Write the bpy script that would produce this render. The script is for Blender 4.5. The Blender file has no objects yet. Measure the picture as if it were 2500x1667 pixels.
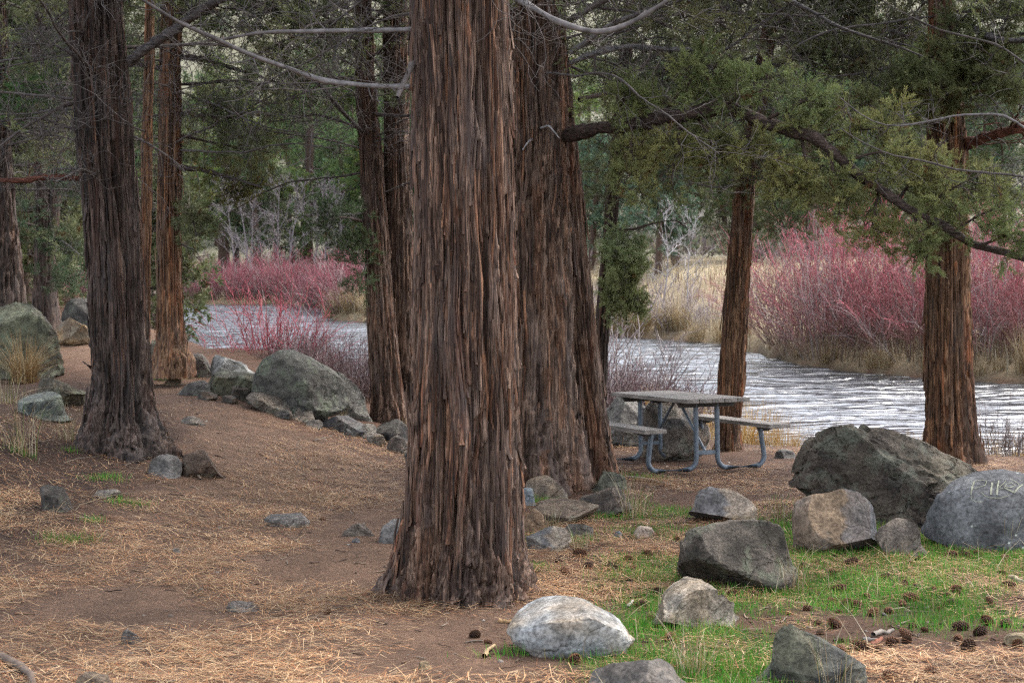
import bpy, bmesh, math, random
import numpy as np
from mathutils import Vector, Matrix
from mathutils.bvhtree import BVHTree

# ------------------------------------------------------------------ camera, sky, sun, exposure
sc = bpy.context.scene
C = sc.collection
F = 3500.0                       # focal length in photo pixels (photo 2500 x 1667)
CAMZ = 2.2
HORIZON = 620.0
PITCH = math.atan((833.5 - HORIZON) / F)
cam_d = bpy.data.cameras.new('camera'); cam = bpy.data.objects.new('camera', cam_d); C.objects.link(cam)
cam.location = (0, 0, CAMZ); cam.rotation_euler = (math.pi / 2 - PITCH, 0, 0)
cam_d.sensor_width = 36.0; cam_d.lens = 36.0 * F / 2500.0
cam_d.dof.use_dof = True; cam_d.dof.focus_distance = 9.5; cam_d.dof.aperture_fstop = 5.6
cam_d.clip_start = 0.1; cam_d.clip_end = 2000
sc.camera = cam

SUN_EL, SUN_AZ = math.radians(52), math.radians(55)      # azimuth measured from +Y towards +X
w = bpy.data.worlds.new('World'); sc.world = w; w.use_nodes = True
nt = w.node_tree; nt.nodes.clear()
sky = nt.nodes.new('ShaderNodeTexSky'); sky.sky_type = 'NISHITA'; sky.sun_disc = False
sky.sun_elevation = SUN_EL; sky.sun_rotation = SUN_AZ; sky.altitude = 900
sky.air_density = 1.0; sky.dust_density = 5.0; sky.ozone_density = 1.0
hs = nt.nodes.new('ShaderNodeHueSaturation'); hs.inputs['Saturation'].default_value = 0.4
bg = nt.nodes.new('ShaderNodeBackground'); bg.inputs['Strength'].default_value = 0.15
wo = nt.nodes.new('ShaderNodeOutputWorld')
nt.links.new(sky.outputs[0], hs.inputs['Color']); nt.links.new(hs.outputs[0], bg.inputs[0]); nt.links.new(bg.outputs[0], wo.inputs[0])
sl = bpy.data.lights.new('sun', 'SUN'); so = bpy.data.objects.new('sun', sl); C.objects.link(so)
sl.energy = 0.6; sl.angle = math.radians(25); sl.color = (1.0, 0.96, 0.9)
sdir = Vector((math.sin(SUN_AZ) * math.cos(SUN_EL), math.cos(SUN_AZ) * math.cos(SUN_EL), math.sin(SUN_EL)))
so.rotation_euler = sdir.to_track_quat('Z', 'Y').to_euler(); so.location = (20, 20, 40)
sc.view_settings.view_transform = 'Standard'; sc.view_settings.look = 'None'
sc.view_settings.exposure = 2.5; sc.view_settings.gamma = 1.0; sc.view_settings.use_curve_mapping = False
sc.render.engine = 'CYCLES'
sc.cycles.max_bounces = 5; sc.cycles.diffuse_bounces = 3; sc.cycles.glossy_bounces = 2; sc.cycles.transmission_bounces = 2
sc.cycles.use_denoising = False; sc.cycles.filter_width = 1.3; sc.cycles.sample_clamp_indirect = 4.0
sc.cycles.caustics_reflective = False; sc.cycles.caustics_refractive = False

K = 2500.0 / 2352.0              # the photo was measured on a 2352 px wide view
rng = np.random.default_rng(7)

# ------------------------------------------------------------------ maths helpers
cp, sp = math.cos(PITCH), math.sin(PITCH)
def ray(px, py):
    a = (px - 1250.0) / F; b = -(py - 833.5) / F
    return np.array([a, cp + b * sp, -sp + b * cp])
def at(px, py, Y):
    d = ray(px, py); t = Y / d[1]
    return np.array([d[0] * t, Y, CAMZ + d[2] * t])
def dat(x, y, Y): return at(x * K, y * K, Y)
def smooth(t):
    t = np.clip(t, 0, 1); return t * t * (3 - 2 * t)
def _h(i, j, k, s):
    n = (i * 374761393 + j * 668265263 + k * 2147483647 + s * 144665) & 0xffffffff
    n = ((n ^ (n >> 13)) * 1274126177) & 0xffffffff
    n = ((n ^ (n >> 16)) * 2246822519) & 0xffffffff
    return ((n ^ (n >> 15)) & 0xffffff) / float(0xffffff)
def vnoise(P, seed=0):
    P = np.asarray(P, float); f = np.floor(P); u = P - f; i = f.astype(np.int64)
    u = u * u * u * (u * (u * 6 - 15) + 10)
    r = 0
    for dx in (0, 1):
        wx = u[..., 0] if dx else 1 - u[..., 0]
        for dy in (0, 1):
            wy = u[..., 1] if dy else 1 - u[..., 1]
            for dz in (0, 1):
                wz = u[..., 2] if dz else 1 - u[..., 2]
                r = r + wx * wy * wz * _h(i[..., 0] + dx, i[..., 1] + dy, i[..., 2] + dz, seed)
    return r * 2 - 1
def fbm(P, oct=4, seed=0, gain=0.5):
    P = np.asarray(P, float); a = 1; s = 0; t = 0
    for o in range(oct):
        s = s + a * vnoise(P * (2.03 ** o) + 17.1 * o, seed + o); t += a; a *= gain
    return s / t
def n2(x, y, sc_, oct=3, seed=0):
    x, y = np.broadcast_arrays(np.asarray(x, float), np.asarray(y, float))
    return fbm(np.stack([x * sc_, y * sc_, np.zeros_like(x)], -1), oct, seed)
def unit(v):
    return v / np.maximum(np.linalg.norm(v, axis=-1, keepdims=True), 1e-9)
def srgb(r, g, b):
    f = lambda c: c / 12.92 if c <= 0.04045 else ((c + 0.055) / 1.055) ** 2.4
    return np.array([f(r / 255), f(g / 255), f(b / 255)]) * 0.56

# ------------------------------------------------------------------ mesh helpers
def mk(name, V, Q=None, T=None, col=None, mat=None, parent=None, smooth_=True, origin=None, link=True):
    V = np.asarray(V, np.float32).reshape(-1, 3)
    if origin is not None: V = V - np.asarray(origin, np.float32)
    parts = []; starts = []; n = 0
    if Q is not None and len(Q):
        Q = np.asarray(Q, np.int32).reshape(-1, 4); parts.append(Q.ravel()); starts.append(np.arange(len(Q)) * 4); n = Q.size
    if T is not None and len(T):
        T = np.asarray(T, np.int32).reshape(-1, 3); parts.append(T.ravel()); starts.append(n + np.arange(len(T)) * 3)
    loops = np.concatenate(parts); st = np.concatenate(starts).astype(np.int32)
    me = bpy.data.meshes.new(name)
    me.vertices.add(len(V)); me.vertices.foreach_set('co', V.ravel())
    me.loops.add(len(loops)); me.loops.foreach_set('vertex_index', loops)
    me.polygons.add(len(st)); me.polygons.foreach_set('loop_start', st)
    me.update(calc_edges=True)
    if smooth_: me.polygons.foreach_set('use_smooth', np.ones(len(st), bool))
    if col is not None:
        a = me.color_attributes.new('col', 'FLOAT_COLOR', 'POINT')
        c = np.ones((len(V), 4), np.float32); c[:, :3] = np.asarray(col, np.float32).reshape(-1, 3) if np.ndim(col) > 1 else np.asarray(col, np.float32)
        a.data.foreach_set('color', c.ravel())
    if mat: me.materials.append(mat)
    o = bpy.data.objects.new(name, me)
    if link: C.objects.link(o)
    if parent: o.parent = parent
    return o
def tag(o, label, cat, group=None, kind=None):
    o['label'] = label; o['category'] = cat
    if group: o['group'] = group
    if kind: o['kind'] = kind
    return o
def stuff(o): o['kind'] = 'stuff'; return o
def struct(o): o['kind'] = 'structure'; return o
def empty(name, loc, label, cat, group=None, rz=0):
    o = bpy.data.objects.new(name, None); C.objects.link(o); o.location = loc; o.rotation_euler = (0, 0, rz)
    o.empty_display_size = 0.2
    return tag(o, label, cat, group)
def copy_tree(o, parent=None):
    c = o.copy(); C.objects.link(c); c.parent = parent
    for ch in list(o.children): copy_tree(ch, c)
    return c
class Bag:
    """collects vertex / face / colour blocks into one mesh"""
    def __init__(s): s.V = []; s.Q = []; s.T = []; s.c = []; s.n = 0
    def add(s, V, Q=None, T=None, col=None):
        V = np.asarray(V, float).reshape(-1, 3)
        if len(V) == 0: return
        if Q is not None and len(Q): s.Q.append(np.asarray(Q).reshape(-1, 4) + s.n)
        if T is not None and len(T): s.T.append(np.asarray(T).reshape(-1, 3) + s.n)
        if col is None: col = (0.5, 0.5, 0.5)
        col = np.asarray(col, float)
        s.c.append(np.broadcast_to(col, (len(V), 3)) if col.ndim == 1 else col)
        s.V.append(V); s.n += len(V)
    def build(s, name, mat, parent=None, origin=None, smooth_=True):
        if not s.V: return None
        return mk(name, np.concatenate(s.V), np.concatenate(s.Q) if s.Q else None, np.concatenate(s.T) if s.T else None,
                  np.concatenate(s.c), mat, parent, smooth_, origin)
def tubes(P, R, sides=3, col0=None, col1=None):
    """batch of tubes: P [N,K,3], R [N,K] -> V, Q, col (col0/col1: [N,3] start/end colours)"""
    P = np.asarray(P, float); R = np.asarray(R, float); N, Kp = R.shape
    T = np.empty_like(P); T[:, 1:-1] = P[:, 2:] - P[:, :-2]; T[:, 0] = P[:, 1] - P[:, 0]; T[:, -1] = P[:, -1] - P[:, -2]
    T = unit(T)
    ref = np.where(np.abs(T[:, :1, 2:3]) > 0.9, np.array([1.0, 0, 0]), np.array([0, 0, 1.0]))
    A = unit(np.cross(T, np.broadcast_to(ref, T.shape))); B = np.cross(T, A)
    th = np.arange(sides) * 2 * math.pi / sides
    V = P[:, :, None] + R[:, :, None, None] * (np.cos(th)[None, None, :, None] * A[:, :, None] + np.sin(th)[None, None, :, None] * B[:, :, None])
    b = (np.arange(N) * Kp * sides)[:, None, None]; i = (np.arange(Kp - 1) * sides)[None, :, None]; j = np.arange(sides)[None, None, :]
    j2 = (j + 1) % sides
    Q = np.stack([b + i + j, b + i + j2, b + i + sides + j2, b + i + sides + j], -1).reshape(-1, 4)
    col = None
    if col0 is not None:
        if col1 is None: col1 = col0
        t = np.linspace(0, 1, Kp)[None, :, None, None]
        col = (col0[:, None, None] * (1 - t) + col1[:, None, None] * t) * np.ones((N, Kp, sides, 1)); col = col.reshape(-1, 3)
    return V.reshape(-1, 3), Q, col
def resample(pts, n):
    pts = np.asarray(pts, float); d = np.r_[0, np.cumsum(np.linalg.norm(np.diff(pts, axis=0), axis=1))]
    t = np.linspace(0, d[-1], n)
    # smooth through the points with a light cubic
    out = np.stack([np.interp(t, d, pts[:, k]) for k in range(3)], 1)
    for _ in range(max(1, n // 10)):
        out[1:-1] = 0.25 * out[:-2] + 0.5 * out[1:-1] + 0.25 * out[2:]
    return out, d[-1]
def spawn(P, M, Lfun, r, spread=1.0, up=0.0, Kp=6, t0=0.15, t1=1.0, curl=0.5, jit=0.12):
    """M children from each polyline of P [N,K,3]; returns [N*M,Kp,3]"""
    N, Kq, _ = P.shape
    t = r.uniform(t0, t1, (N, M)) * (Kq - 1); i = np.minimum(t.astype(int), Kq - 2); f = (t - i)[..., None]
    ar = np.arange(N)[:, None]
    a, b = P[ar, i], P[ar, i + 1]
    s = a * (1 - f) + b * f; tan = unit(b - a)
    rnd = r.normal(size=(N, M, 3)); rnd -= tan * (rnd * tan).sum(-1, keepdims=True)
    d = unit(tan * r.uniform(0.2, 0.9, (N, M, 1)) + unit(rnd) * spread + np.array([0, 0, up]))
    bend = r.normal(size=(N, M, 3)) * curl
    L = Lfun((N, M), t / (Kq - 1))[..., None]
    pts = [s]; cur = d
    for k in range(1, Kp):
        cur = unit(cur + bend / Kp + r.normal(size=(N, M, 3)) * jit * 1.6)
        pts.append(pts[-1] + cur * L / (Kp - 1))
    return np.stack(pts, 2).reshape(N * M, Kp, 3), L.reshape(-1)
def inst(tv, pos, axis, scale, r, roll=True):
    """copies of template verts tv (axis +Z) at pos along axis; returns V [N*m,3]"""
    z = unit(axis); ref = np.where(np.abs(z[:, 2:3]) > 0.9, np.array([1.0, 0, 0]), np.array([0, 0, 1.0]))
    x = unit(np.cross(ref, z)); y = np.cross(z, x)
    if roll:
        a = r.uniform(0, 2 * math.pi, len(z))[:, None]; x, y = x * np.cos(a) + y * np.sin(a), -x * np.sin(a) + y * np.cos(a)
    M = np.stack([x, y, z], -1) * np.asarray(scale).reshape(-1, 1, 1)
    return np.einsum('nij,mj->nmi', M, tv) + pos[:, None]
def rep_faces(Tf, m, N): return (Tf[None] + (np.arange(N) * m)[:, None, None]).reshape(-1, Tf.shape[1])

# ------------------------------------------------------------------ materials
def new_mat(name):
    m = bpy.data.materials.new(name); m.use_nodes = True; nt = m.node_tree
    return m, nt, nt.nodes['Principled BSDF']
def N(nt, t, **kw):
    n = nt.nodes.new(t)
    for k, v in kw.items():
        if k in n.inputs: n.inputs[k].default_value = v
        else: setattr(n, k, v)
    return n
def noise(nt, co, scale, detail=4, rough=0.55, dist=0.0):
    n = N(nt, 'ShaderNodeTexNoise', Scale=scale, Detail=detail, Roughness=rough, Distortion=dist)
    nt.links.new(co, n.inputs['Vector']); return n.outputs['Fac']
def ramp(nt, fac, stops):
    r = nt.nodes.new('ShaderNodeValToRGB'); cr = r.color_ramp
    while len(cr.elements) < len(stops): cr.elements.new(0.5)
    for e, (p, c) in zip(cr.elements, stops):
        e.position = p; e.color = (*c, 1) if len(c) == 3 else c
    nt.links.new(fac, r.inputs[0]); return r.outputs[0]
def g(v): return (v, v, v)
def mix(nt, a, b, fac, mode='MIX'):
    m = nt.nodes.new('ShaderNodeMix'); m.data_type = 'RGBA'; m.blend_type = mode
    for s, v in ((m.inputs['Factor'], fac), (m.inputs['A'], a), (m.inputs['B'], b)):
        if hasattr(v, 'is_output') or isinstance(v, bpy.types.NodeSocket): nt.links.new(v, s)
        elif isinstance(v, (int, float)): s.default_value = v
        else: s.default_value = (*v, 1)
    return m.outputs['Result']
def coords(nt, scale=(1, 1, 1)):
    tc = nt.nodes.new('ShaderNodeTexCoord'); mp = nt.nodes.new('ShaderNodeMapping'); mp.inputs['Scale'].default_value = scale
    nt.links.new(tc.outputs['Object'], mp.inputs['Vector']); return mp.outputs[0]
def bump(nt, h, dist, strength=1.0, prev=None):
    b = N(nt, 'ShaderNodeBump', Strength=strength, Distance=dist); nt.links.new(h, b.inputs['Height'])
    if prev is not None: nt.links.new(prev, b.inputs['Normal'])
    return b.outputs[0]
def vcol(nt):
    a = nt.nodes.new('ShaderNodeAttribute'); a.attribute_name = 'col'; return a.outputs['Color']

def leaf_mat(name, rough=0.7, transl=0.25, vary=3.0):
    m, nt, b = new_mat(name)
    c = vcol(nt); co = coords(nt)
    v = ramp(nt, noise(nt, co, vary, 3), [(0.3, g(0.6)), (0.7, g(1.3))])
    c = mix(nt, c, v, 1.0, 'MULTIPLY')
    nt.links.new(c, b.inputs['Base Color']); b.inputs['Roughness'].default_value = rough
    b.inputs['Specular IOR Level'].default_value = 0.2
    if transl:
        t = nt.nodes.new('ShaderNodeBsdfTranslucent'); nt.links.new(c, t.inputs[0])
        mx = N(nt, 'ShaderNodeMixShader'); mx.inputs[0].default_value = transl
        nt.links.new(b.outputs[0], mx.inputs[1]); nt.links.new(t.outputs[0], mx.inputs[2])
        nt.links.new(mx.outputs[0], nt.nodes['Material Output'].inputs[0])
    return m
def bark_mat(name, dark, mid, light, orange, amount=0.5, grey=(0.2, 0.18, 0.17)):
    m, nt, b = new_mat(name)
    a = noise(nt, coords(nt, (30, 30, 1.1)), 1.0, 6, 0.65, 0.4)
    c = ramp(nt, a, [(0.30, dark), (0.47, mid), (0.60, light), (0.74, mid)])
    fine = noise(nt, coords(nt, (140, 140, 6)), 1.0, 5, 0.6, 0.3)
    c = mix(nt, c, ramp(nt, fine, [(0.36, g(0.22)), (0.6, g(1.4))]), 1.0, 'MULTIPLY')
    o = noise(nt, coords(nt, (11, 11, 0.55)), 1.0, 4, 0.6, 0.5)
    c = mix(nt, c, orange, ramp(nt, o, [(0.60 - 0.08 * amount, g(0)), (0.72, g(0.85 * min(1, amount * 1.3)))]))
    gr = noise(nt, coords(nt, (5, 5, 1.2)), 1.0, 3, 0.6)
    c = mix(nt, c, grey, ramp(nt, gr, [(0.48, g(0)), (0.7, g(0.55))]))
    vc = vcol(nt); c = mix(nt, c, vc, 1.0, 'MULTIPLY')
    c = mix(nt, c, g(1.55), 1.0, 'MULTIPLY')
    nt.links.new(c, b.inputs['Base Color']); b.inputs['Roughness'].default_value = 0.85; b.inputs['Specular IOR Level'].default_value = 0.25
    n1 = bump(nt, a, 0.02, 0.7)
    nt.links.new(bump(nt, fine, 0.006, 0.8, n1), b.inputs['Normal'])
    return m
M = {}
M['bark'] = bark_mat('juniper_bark', srgb(30, 22, 19), srgb(108, 82, 67), srgb(164, 134, 114), srgb(158, 84, 48), 0.3, srgb(124, 110, 104))
M['bark_orange'] = bark_mat('orange_juniper_bark', srgb(46, 33, 26), srgb(126, 92, 70), srgb(178, 138, 104), srgb(184, 106, 56), 0.6, srgb(128, 112, 102))
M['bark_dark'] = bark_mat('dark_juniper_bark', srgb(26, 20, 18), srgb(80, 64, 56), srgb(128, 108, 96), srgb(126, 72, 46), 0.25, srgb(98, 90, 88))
def twig_mat():
    m, nt, b = new_mat('twig_bark')
    c = mix(nt, vcol(nt), ramp(nt, noise(nt, coords(nt, (20, 20, 20)), 1.0, 4), [(0.3, g(0.5)), (0.7, g(1.35))]), 1.0, 'MULTIPLY')
    nt.links.new(c, b.inputs['Base Color']); b.inputs['Roughness'].default_value = 0.8; b.inputs['Specular IOR Level'].default_value = 0.2
    return m
M['twig'] = twig_mat()
def limb_mat():
    m, nt, b = new_mat('limb_bark')
    a = noise(nt, coords(nt, (3.0, 45, 45)), 1.0, 6, 0.65, 0.5); f = noise(nt, coords(nt, (14, 120, 120)), 1.0, 4, 0.6)
    c = mix(nt, vcol(nt), ramp(nt, a, [(0.32, g(0.25)), (0.5, g(0.9)), (0.68, g(1.7))]), 1.0, 'MULTIPLY'); c = mix(nt, c, ramp(nt, f, [(0.3, g(0.5)), (0.65, g(1.3))]), 1.0, 'MULTIPLY')
    nt.links.new(c, b.inputs['Base Color']); b.inputs['Roughness'].default_value = 0.85; b.inputs['Specular IOR Level'].default_value = 0.2
    nt.links.new(bump(nt, f, 0.01, 0.8, bump(nt, a, 0.03, 1.0)), b.inputs['Normal'])
    return m
M['limb'] = limb_mat()
M['leaf'] = leaf_mat('juniper_foliage', 0.7, 0.32, 2.5)
M['grass'] = leaf_mat('grass_blades', 0.6, 0.3, 1.5)
M['litter'] = leaf_mat('needle_litter', 0.75, 0.0, 2.0)
def stem_mat():
    m, nt, b = new_mat('shrub_stems')
    nt.links.new(vcol(nt), b.inputs['Base Color']); b.inputs['Roughness'].default_value = 0.6; b.inputs['Specular IOR Level'].default_value = 0.25
    return m
M['stem'] = stem_mat()
def rock_mat(name, pits=0.0, lichen=0.0, coarse=9.0, lich_col=(0.33, 0.36, 0.27), bmp=1.0, spots=0.0):
    m, nt, b = new_mat(name)
    c = vcol(nt); co = coords(nt)
    n1 = noise(nt, co, coarse, 8, 0.65, 0.3)
    c = mix(nt, c, ramp(nt, n1, [(0.28, g(0.3)), (0.47, g(0.9)), (0.7, g(1.7))]), 1.0, 'MULTIPLY')
    n2_ = noise(nt, co, coarse * 7, 5, 0.7)
    c = mix(nt, c, ramp(nt, n2_, [(0.33, g(0.4)), (0.62, g(1.4))]), 1.0, 'MULTIPLY')
    if lichen:
        l = noise(nt, co, 4.0, 7, 0.7, 0.6)
        c = mix(nt, c, lich_col, ramp(nt, l, [(0.52, g(0)), (0.66, g(lichen))]))
    if spots:
        v = N(nt, 'ShaderNodeTexVoronoi', Scale=13.0, Randomness=1.0); nt.links.new(co, v.inputs['Vector'])
        pr = noise(nt, co, 2.4, 2)
        k = nt.nodes.new('ShaderNodeMath'); k.operation = 'MULTIPLY'
        nt.links.new(ramp(nt, v.outputs['Distance'], [(0.13, g(1)), (0.19, g(0))]), k.inputs[0])
        nt.links.new(ramp(nt, pr, [(0.5, g(0)), (0.56, g(spots))]), k.inputs[1])
        c = mix(nt, c, (0.5, 0.52, 0.45), k.outputs[0])
    wc = nt.nodes.new('ShaderNodeMix'); wc.data_type = 'VECTOR'; wc.inputs['Factor'].default_value = 0.25
    nv = N(nt, 'ShaderNodeTexNoise', Scale=3.0, Detail=3.0); nt.links.new(co, nv.inputs['Vector'])
    nt.links.new(co, wc.inputs['A']); nt.links.new(nv.outputs['Color'], wc.inputs['B'])
    vc_ = N(nt, 'ShaderNodeTexVoronoi', Scale=4.5); vc_.feature = 'DISTANCE_TO_EDGE'; nt.links.new(wc.outputs['Result'], vc_.inputs['Vector'])
    crk = mix(nt, ramp(nt, vc_.outputs['Distance'], [(0.0, g(0)), (0.035, g(1))]), g(1), ramp(nt, noise(nt, co, 1.7, 2), [(0.46, g(1)), (0.56, g(0))]))
    nrm = bump(nt, crk, 0.03, 0.9 * bmp); nrm = bump(nt, n1, 0.06, 0.9 * bmp, nrm); nrm = bump(nt, n2_, 0.012, 0.9 * bmp, nrm)
    if pits:
        v = N(nt, 'ShaderNodeTexVoronoi', Scale=22.0, Randomness=1.0); nt.links.new(co, v.inputs['Vector'])
        pr = noise(nt, co, 3.5, 3)
        h = ramp(nt, v.outputs['Distance'], [(0.12, g(0)), (0.26, g(1))])
        hh = mix(nt, h, g(1), ramp(nt, pr, [(0.44, g(0.95)), (0.58, g(0))]))
        nrm = bump(nt, hh, 0.03, pits, nrm)
    nt.links.new(nrm, b.inputs['Normal']); nt.links.new(c, b.inputs['Base Color'])
    b.inputs['Roughness'].default_value = 0.85; b.inputs['Specular IOR Level'].default_value = 0.25
    return m
M['rock'] = rock_mat('grey_stone', 0, 0.25)
M['rock_mossy'] = rock_mat('lichened_stone', 0.3, 0.75, 10, (0.15, 0.17, 0.11))
M['rock_pitted'] = rock_mat('pitted_lava_stone', 1.0, 0.5, 7, (0.17, 0.185, 0.14), 1.3)
M['rock_smooth'] = rock_mat('smooth_river_stone', 0, 0.12, 7, (0.34, 0.35, 0.33), 0.45)
M['rock_spotted'] = rock_mat('spotted_stone', 0, 0.2, 6, (0.2, 0.21, 0.19), 0.5, 0.9)
def ground_mat():
    m, nt, b = new_mat('forest_floor')
    c = vcol(nt); co = coords(nt)
    n1 = noise(nt, co, 3.0, 8, 0.7, 0.2); n2_ = noise(nt, co, 35.0, 6, 0.75); n3 = noise(nt, co, 120.0, 3, 0.7)
    c = mix(nt, c, ramp(nt, n1, [(0.3, g(0.65)), (0.7, g(1.3))]), 1.0, 'MULTIPLY')
    c = mix(nt, c, ramp(nt, n2_, [(0.3, g(0.5)), (0.65, g(1.35))]), 1.0, 'MULTIPLY')
    c = mix(nt, c, ramp(nt, n3, [(0.3, g(0.6)), (0.7, g(1.4))]), 1.0, 'MULTIPLY')
    nt.links.new(c, b.inputs['Base Color']); b.inputs['Roughness'].default_value = 0.95; b.inputs['Specular IOR Level'].default_value = 0.15
    nrm = bump(nt, n2_, 0.03, 0.8); nt.links.new(bump(nt, n3, 0.01, 0.8, nrm), b.inputs['Normal'])
    return m
M['ground'] = ground_mat()
def water_mat():
    m, nt, b = new_mat('river_water')
    b.inputs['Base Color'].default_value = (0.022, 0.026, 0.03, 1); b.inputs['Roughness'].default_value = 0.16
    b.inputs['IOR'].default_value = 2.0; b.inputs['Specular IOR Level'].default_value = 0.5
    a = noise(nt, coords(nt, (0.5, 1.7, 1)), 1.0, 2, 0.5, 0.8)
    c = noise(nt, coords(nt, (1.5, 4.4, 1)), 1.0, 2, 0.5, 0.5)
    nrm = bump(nt, a, 0.36, 1.0); nt.links.new(bump(nt, c, 0.10, 1.0, nrm), b.inputs['Normal'])
    return m
M['water'] = water_mat()
def wood_mat():
    m, nt, b = new_mat('weathered_wood')
    a = noise(nt, coords(nt, (60, 3, 60)), 1.0, 6, 0.65, 0.3)
    c = ramp(nt, a, [(0.3, srgb(96, 88, 82)), (0.5, srgb(156, 146, 136)), (0.7, srgb(186, 178, 168))])
    c = mix(nt, c, vcol(nt), 1.0, 'MULTIPLY')
    st = noise(nt, coords(nt, (6, 1.2, 6)), 1.0, 4, 0.6)
    c = mix(nt, c, ramp(nt, st, [(0.3, g(0.6)), (0.6, g(1.1))]), 1.0, 'MULTIPLY')
    nt.links.new(c, b.inputs['Base Color']); b.inputs['Roughness'].default_value = 0.8; b.inputs['Specular IOR Level'].default_value = 0.2
    nt.links.new(bump(nt, a, 0.003, 0.8), b.inputs['Normal'])
    return m
M['wood'] = wood_mat()
def pipe_mat():
    m, nt, b = new_mat('galvanised_pipe')
    a = noise(nt, coords(nt), 18.0, 5, 0.65)
    c = ramp(nt, a, [(0.3, srgb(84, 94, 104)), (0.6, srgb(118, 128, 138)), (0.75, srgb(136, 140, 144))])
    r_ = noise(nt, coords(nt), 6.0, 5, 0.7, 0.4)
    c = mix(nt, c, srgb(96, 80, 66), ramp(nt, r_, [(0.6, g(0)), (0.75, g(0.6))]))
    nt.links.new(c, b.inputs['Base Color']); b.inputs['Roughness'].default_value = 0.5; b.inputs['Metallic'].default_value = 0.25
    return m
M['pipe'] = pipe_mat()
def plain_mat(name, c, rough=0.8):
    m, nt, b = new_mat(name)
    nt.links.new(ramp(nt, noise(nt, coords(nt), 25.0, 5), [(0.3, tuple(np.array(c) * 0.7)), (0.7, tuple(np.array(c) * 1.2))]), b.inputs['Base Color'])
    b.inputs['Roughness'].default_value = rough; return m
M['batten'] = plain_mat('dark_batten', srgb(70, 64, 60))
M['paint'] = plain_mat('pale_scratches', srgb(160, 160, 136))

# ------------------------------------------------------------------ the lie of the land
ZW = -0.45
NX = [-60, -25, -13, -9, -5, -2, 1, 3.3, 6.6, 14, 60]; NY = [64, 60, 45, 33, 25.5, 24.5, 22.5, 19.7, 18.2, 17, 16]
FX = [-60, -19, -9.5, -8.3, -7.1, -5.5, 3.3, 6.0, 6.9, 8.6, 10.3, 16, 60]; FY = [78, 76.5, 74, 64, 57, 55, 46, 42, 33.8, 30.8, 29, 27, 26]
def near_bank(x): return np.interp(x, NX, NY)
def far_bank(x): return np.interp(x, FX, FY)
def gz(x, y, detail=True):
    x = np.asarray(x, float); y = np.asarray(y, float)
    zr = np.interp(y, [-20, 0, 6, 8.2, 12.5, 14.3, 16, 18, 25, 60], [0.9, 0.55, 0.36, 0.2, 0.07, 0.0, -0.09, -0.16, -0.2, -0.15])
    left = smooth((-x - 0.8) / 3.2) * np.interp(y, [0, 5, 9, 13, 18, 24, 32, 60], [0, 0.02, 0.15, 0.34, 0.62, 0.95, 1.25, 1.6])
    bank = 0.3 * smooth((-x - 3.6) / 1.3) * smooth((y - 7.5) / 3.0) * (1 - smooth((y - 14.0) / 4.0))
    land = zr + left + bank
    yn, yf = near_bank(x), far_bank(x)
    wob = 0.5 * n2(x, y, 0.8, 2, 31)
    d = yn - y + wob; df = y - yf + wob
    hb = np.interp(x, [-60, -30, -8, 0, 10, 60], [110, 105, 95, 82, 74, 70])
    rise = np.interp(x, [-20, -5, 5, 12], [0.035, 0.05, 0.06, 0.05])
    up = np.maximum(y - hb, 0)
    hill = np.interp(x, [-12, 4], [0.2, 0.16]) * np.maximum(up - 8 * (1 - np.exp(-up / 8)), 0)
    hill = np.minimum(hill, 48) + 0.27 * np.maximum(y - 225, 0) + 1.5 * smooth(up / 30) * n2(x, y, 0.04, 3, 5)
    far = ZW + 0.25 * smooth(df / 1.2) + rise * np.clip(df, 0, 45) + hill
    nearz = (ZW - 0.12) + (land - (ZW - 0.12)) * smooth((d + 0.1) / 2.6)
    bed = ZW - 0.12 - 0.5 * smooth(np.minimum(-d, -df) / 3.0)
    z = np.where(df > 0, far, np.where(d > 0, nearz, bed))
    if detail:
        a = np.clip(d / 3, 0.2, 1)
        z = z + a * (0.035 * n2(x, y, 1.1, 3, 11) + 0.012 * n2(x, y, 6.0, 2, 12))
    return z
def gp(px, py, ymax=120.0):
    """ground point under a photo pixel"""
    d = ray(px, py); ys = np.linspace(3, ymax, 2400); t = ys / d[1]
    zz = CAMZ + d[2] * t; h = zz - gz(d[0] * t, ys)
    i = np.argmax(h < 0)
    if h[i] >= 0: i = len(ys) - 1
    return np.array([d[0] * t[i], ys[i], gz(d[0] * t[i], ys[i])])

def axis_steps(segs):
    out = []
    for a, b, s0, s1 in segs:
        n = max(2, int((b - a) / (0.5 * (s0 + s1)))); t = np.linspace(0, 1, n, endpoint=False)
        u = (t * s0 + (s1 - s0) * t * t / 2) / ((s0 + s1) / 2); out.append(a + (b - a) * u)
    out.append([segs[-1][1]]); return np.concatenate(out)
xs = axis_steps([(-300, -60, 24, 8), (-60, -14, 4, 0.5), (-14, -5, 0.5, 0.1), (-5, 5, 0.08, 0.08), (5, 14, 0.1, 0.5), (14, 60, 0.5, 4), (60, 300, 8, 24)])
ys = axis_steps([(-40, 3, 4, 0.3), (3, 12, 0.075, 0.075), (12, 26, 0.08, 0.3), (26, 60, 0.3, 0.7), (60, 140, 0.8, 2.5), (140, 400, 3, 15)])
GX, GY = np.meshgrid(xs, ys); GZ = gz(GX, GY)
V = np.stack([GX, GY, GZ], -1).reshape(-1, 3)
nx, ny = len(xs), len(ys)
i = np.arange(ny - 1)[:, None] * nx; j = np.arange(nx - 1)[None]
Q = np.stack([i + j, i + j + 1, i + nx + j + 1, i + nx + j], -1).reshape(-1, 4)

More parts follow.
